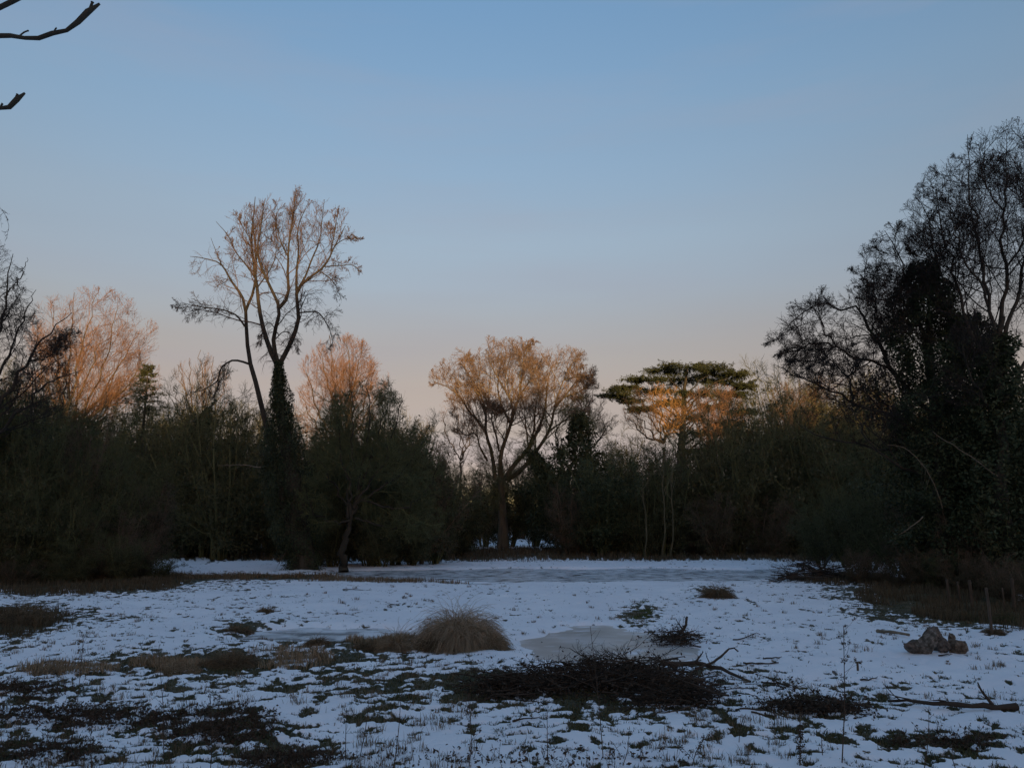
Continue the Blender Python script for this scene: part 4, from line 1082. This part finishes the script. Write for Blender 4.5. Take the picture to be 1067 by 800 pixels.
lying('fallen_branch', 'crooked dark branch lying on snow at the lower right', 'branch', [(1062, 746, .06), (1020, 747, .05), (985, 744, .05), (950, 739, .05), (927, 733, .03)], .04, .012, M_BRUSH, 211, 4, fr=.25)
lying('fallen_branch', 'thick forked branch sticking out of the long brush heap to the right', 'branch', [(690, 706, .16), (725, 702, .13), (755, 706, .08), (782, 713, .03)], .034, .018, M_BRUSH, 212, 2, fr=.2)
lying('fallen_branch', 'curved branch end rising from the right part of the long brush heap', 'branch', [(725, 706, .10), (745, 703, .14), (757, 700, .22), (764, 698, .27), (770, 699, .22)], .02, .01, M_BRUSH, 213, 2, fr=.25)
lying('fallen_branch', 'short forked snag standing up from the small twig heap by the pool', 'branch', [(690, 668, .05), (703, 667, .12), (712, 666, .24), (717, 664, .32)], .035, .02, M_BRUSH, 214, 3, fr=.5)
lying('fallen_branch', 'thin dark twig lying on snow right of the long brush heap', 'branch', [(764, 669, .01), (775, 668, .02), (788, 664, .03), (792, 664, .01)], .012, .006, M_BRUSH, 215, 2, fr=.3)
lying('fallen_branch', 'straight thin stick on snow, right of the brush heap and level with it', 'branch', [(775, 696, .015), (790, 695, .02), (812, 695, .015)], .014, .008, M_BRUSH, 216, 1, fr=.2)
lying('fallen_branch', 'forked dark branch beside the far frozen ditch, right', 'branch', [(832, 590, .1), (845, 594, .1), (856, 598, .15), (868, 592, .7), (884, 584, 1.1)], .07, .03, M_BARK, 217, 2, fr=.3)
lying('pole', 'pale stick leaning on the stone heap from the left', 'stick', [(915, 663, .03), (930, 667, .05), (948, 670, .06)], .032, .022, M_PALE, 218, 0)
for i, (u, v, w_, lab) in enumerate([(905, 712, .22, 'tiny dark twig on snow below the stone heap, nearer one'), (805, 690, .3, 'tiny dark twig on snow above the low twig heap'), (250, 610, .6, 'dark twig on snow in front of the tallest tree, left one'),
                                     (372, 617, .9, 'long thin dark twig on snow in front of the rounded dark tree'), (985, 688, .2, 'dark bits of twig just under the stone heap'), (782, 746, .35, 'dark twig between the long brush heap and the low twig heap'), (795, 751, .25, 'short dark twig touching the low twig heap\'s left end'),
                                     (548, 757, .3, 'small dark twig on snow in front of the long brush heap')]):
    p = GP(u, v); k = w_ / p[1] * FPX / 2
    lying('twig', lab, 'twig', [(u - k, v, .01), (u, v + .6, .02), (u + k, v - .5, .012)], .009 + .0003 * p[1], .004, M_BRUSH, 220 + i, 2, 'small twigs on the snow', .35, 6)

import bmesh
def stone(name, label, u, v, dims, tilt, mat, seed, lift=0.0, boxy=.55):
    rng = np.random.default_rng(seed); c = GP(u, v)
    bm = bmesh.new()
    for i in range(13):
        q = rng.normal(0, 1, 3); q = q / np.abs(q).max() * boxy + q / np.linalg.norm(q) * (1 - boxy)
        bm.verts.new(q * np.array(dims) / 2)
    bmesh.ops.convex_hull(bm, input=bm.verts)
    bmesh.ops.delete(bm, geom=[x for x in bm.verts if not x.link_faces], context='VERTS')
    bmesh.ops.triangulate(bm, faces=bm.faces)
    bmesh.ops.bevel(bm, geom=list(bm.edges), offset=min(dims) * .03, segments=2, affect='EDGES', profile=.6)
    bmesh.ops.triangulate(bm, faces=[f for f in bm.faces if len(f.verts) > 3])
    bmesh.ops.subdivide_edges(bm, edges=[e for e in bm.edges if e.calc_length() > .04], cuts=3, use_grid_fill=True)
    for vtx in bm.verts:
        q = vtx.co
        vtx.co = q + q.normalized() * float(fbm(np.array([q.x * 1.3 + q.z]), np.array([q.y * 1.3 - q.z]), .07, 3, seed)[0]) * .03
    me = bpy.data.meshes.new(name); bm.to_mesh(me); bm.free(); me.materials.append(mat)
    o = bpy.data.objects.new(name, me); COL.objects.link(o)
    o.rotation_euler = tilt; o.location = (c[0], c[1], c[2] + dims[2] * .36 + lift)
    tag(o, label, 'stone', 'stones heaped on the snow at the right')
def stmat(name, a, b, c): 
    def bld(n, bs):
        n.links.new(ramp(n, noise(n, 16, 8), [(.36, a), (.5, b), (.62, c)]), bs.inputs['Base Color']); bump(n, bs, noise(n, 22, 8), 1.0, .04)
    return nmat(name, bld)
M_STP = stmat('pale_stone', (.05, .043, .034), (.11, .095, .078), (.21, .185, .16))
M_STD = stmat('dark_stone', (.05, .04, .032), (.10, .08, .065), (.16, .13, .11))
M_STR = stmat('red_brown_stone', (.06, .045, .032), (.12, .09, .065), (.19, .155, .12))
stone('stone', 'large pale angular slab at the front left of the stone heap', 966, 686, (.34, .20, .46), (.30, .35, .3), M_STP, 231, 0)
stone('stone', 'dark rounded stone behind the pale slab, top of the heap', 974, 681, (.40, .30, .46), (.1, .2, .5), M_STD, 232, .03, .3)
stone('stone', 'low black stone under the left side of the pale slab', 952, 685, (.34, .28, .24), (.1, -.1, .2), M_STD, 233, 0, .4)
stone('stone', 'small reddish brick-like block standing upright on the heap', 992, 680, (.15, .13, .17), (.05, .08, .3), M_STR, 234, .12, .9)
stone('stone', 'brown round stone at the right end of the heap', 999, 685, (.32, .28, .26), (.2, .1, .2), M_STR, 235, 0, .3)
stone('stone', 'dark brown stone low in the middle of the heap', 984, 685, (.30, .26, .26), (.1, .3, .9), M_STD, 236, 0, .4)

def post(u, vb, vt, wpx, label, lean=(0, 0), group='wooden posts by the right thicket', top='flat'):
    b = GP(u, vb); D = b[1]; H = W(u, vt, D)[2] - b[2]; r = wpx * .38 * D / FPX
    t = b + np.array([lean[0] * H, lean[1] * H, H])
    P = resample([b - [0, 0, .15], (b + t) / 2 + [r * .2, 0, 0], t], 6)[None]
    m = MB(); tubes(m, P, np.array([[1.05, 1.02, 1, 1, .97, .93]]) * r, 7, cap=True)
    o = m.build('wooden_post', M_POST, origin=b); o.location = b; tag(o, label, 'post', group)
for a in [(869, 606, 589, 1.6, 'leftmost thin dark post beside the far frozen ditch'), (889, 606, 591, 1.8, 'thin post second from the left by the frozen ditch'), (896, 606, 591, 2.2, 'post third from the left by the frozen ditch'),
          (938, 612, 594, 3.0, 'pale post in dead grass left of the dark gap'), (989, 628, 603, 3.4, 'grey post under the big ivy mass, left of a close pair'), (1000, 628, 606, 2.6, 'thin post, right of a close pair under the ivy mass'),
          (1013, 632, 604, 4.0, 'stoutest grey post under the ivy mass'), (1057, 636, 602, 4.2, 'tall grey post beside the right picture edge', (.03, 0)), (1047, 636, 612, 2.2, 'short thin post just left of the tall right-edge post')]:
    post(*a)
post(1034, 664, 612, 4.0, 'weathered leaning stake standing forward in snow at the right', (-.02, .0))
post(894, 704, 689, 3.0, 'small dark stub of wood poking from the snow at right', (.05, 0), None)

# pale dead boughs hanging in the right-hand thicket
for i, (pts, D, lab) in enumerate([([(925, 463), (945, 468), (962, 485), (975, 508), (983, 530)], 23.5, 'pale bowed dead branch hanging in the right thicket, left of two'),
                                   ([(972, 450), (1004, 471), (1022, 483), (1039, 497)], 22.5, 'pale straight dead branch hanging in the right thicket, right of two'),
                                   ([(937, 557), (950, 548), (962, 538)], 23.5, 'short pale dead branch low in the right thicket'),
                                   ([(272, 487), (250, 484), (228, 485)], 34, 'pale dead branch sticking out left from the tallest tree')]):
    rng = np.random.default_rng(250 + i)
    P = resample([W(u, v, D + .3 * k) for k, (u, v) in enumerate(pts)], 12)[None] + rng.normal(0, .012, (1, 12, 3))
    b = P[0, 0].copy(); m = MB(); R = np.linspace(.008, .021, 12)[None] if i != 3 else np.linspace(.03, .01, 12)[None]
    tubes(m, P, R, 5); a, ar = spread(P, R, 7, (.05, .8), (35, 12), .22, .5, 5, -.02, .15, rng, rmin=.005); tubes(m, a, ar, 3)
    o = m.build('dead_branch', M_PALE, origin=b); o.location = b; tag(o, lab, 'branch', 'pale dead branches caught in the trees')

# ------------------------------------------------------------------ birds on the outer twig of the tall tree
def bird(u, v, face, label):
    D = 35.3; c = W(u, v, D); mb = MB()
    prof = [(-.17, .012), (-.12, .02), (-.07, .035), (-.02, .052), (.03, .052), (.06, .04), (.078, .033), (.10, .035), (.12, .028), (.135, .01), (.155, .002)]
    P = np.array([[c[0] + x * .75 * face, c[1], c[2] + .075 + (x * .75)] for x, r in prof])[None]
    tubes(mb, P, np.array([[r for x, r in prof]]), 8)
    for s in (-.015, .015): tubes(mb, np.array([[[c[0], c[1] + s, c[2] + .06], [c[0] + .004 * face, c[1] + s, c[2]]]]), np.full((1, 2), .004), 4)
    o = mb.build('bird', M_TWIG_DARK, origin=c); o.location = c; tag(o, label, 'bird', 'birds perched on the tallest tree')
bird(363.5, 249.5, -1, 'small dark bird perched on the outermost right twig, left of two')
bird(370.5, 249, -1, 'small dark bird perched on the outermost right twig, right of two')

# ------------------------------------------------------------------ the tree whose twig ends reach in at the top left
def near_tree():
    rng = np.random.default_rng(261); D = 2.6
    b = np.array([-3.1, 2.5, g1(-3.1, 2.5)])
    e = empty('bare_tree', b, 'nearby tree whose thick budded twig ends poke in at the top left corner', 'tree')
    P = resample([b - [0, 0, .1], b + [.05, 0, 2.0], b + [-.1, .1, 4.2], b + [-.05, .15, 6.5]], 12)[None]
    m = MB(); tubes(m, P, np.linspace(.13, .04, 12)[None], 10); m.build('trunk', M_BARK, e, origin=b)
    tw = [[(-250, 130, 0), (-120, 60, 0), (-50, 40, 0), (0, 37.5, 0), (20, 38, 0), (30, 41, 0), (45, 39, 0), (57, 34, 0), (66, 33.5, 0), (78, 26, 0), (90, 14, 0), (97, 8, 0), (104, 4, 0)],
          [(20, 38, 0), (25, 34, 0), (30, 32, 0)], [(56, 34, 0), (57.5, 31, 0), (59, 29, 0)], [(93, 11, 0), (95, 6, 0), (96.5, 2, 0)],
          [(-260, 110, .1), (-120, 50, .1), (-40, 24, .1), (0, 8, .1), (14, 1, .1), (30, -6, .1), (60, -20, .1)],
          [(-240, 190, -.1), (-120, 140, -.1), (-40, 118, -.1), (0, 113, -.1), (8, 113, -.1), (15, 106, -.1), (21, 101, -.1), (26, 97, -.1)],
          [(15, 106, -.1), (16.5, 102, -.1), (18.5, 98, -.1)], [(0, 113, -.1), (2, 109, -.1), (3, 108, -.1)]]
    rr = [(3.4, 2.3), (.9, .9), (1.0, .8), (1.5, 1.5), (4, 2.6), (3.4, 1.9), (1.2, 1.2), (1.2, 1)]
    P0 = []
    for pts, (r0, r1) in zip(tw, rr):
        q = resample([W(u, v, D + d) for u, v, d in pts], 26)
        R = np.linspace(r0, r1, 26) * D / FPX
        R *= 1 + .12 * np.sin(np.arange(26) * 1.9) * (len(pts) > 4)
        R[-3:-1] *= 1.35 if r0 > 1.1 else 1.1; R[-1] *= .6
        m = MB(); tubes(m, q[None], R[None], 8, cap=True)
        if len(pts) > 4:          # carry the bough back to the trunk
            j = np.argmin(abs(P[0, :, 2] - q[0, 2] + .3)); s = resample([P[0, j], (P[0, j] + q[0]) / 2 + [0, 0, .05], q[0]], 8)
            tubes(m, s[None], np.linspace(.035, r0 * D / FPX, 8)[None], 8)
            par = m.build('branch', M_BARK, e, origin=b)
        else:
            m.build('bud', M_BARK, par, origin=b)
near_tree()
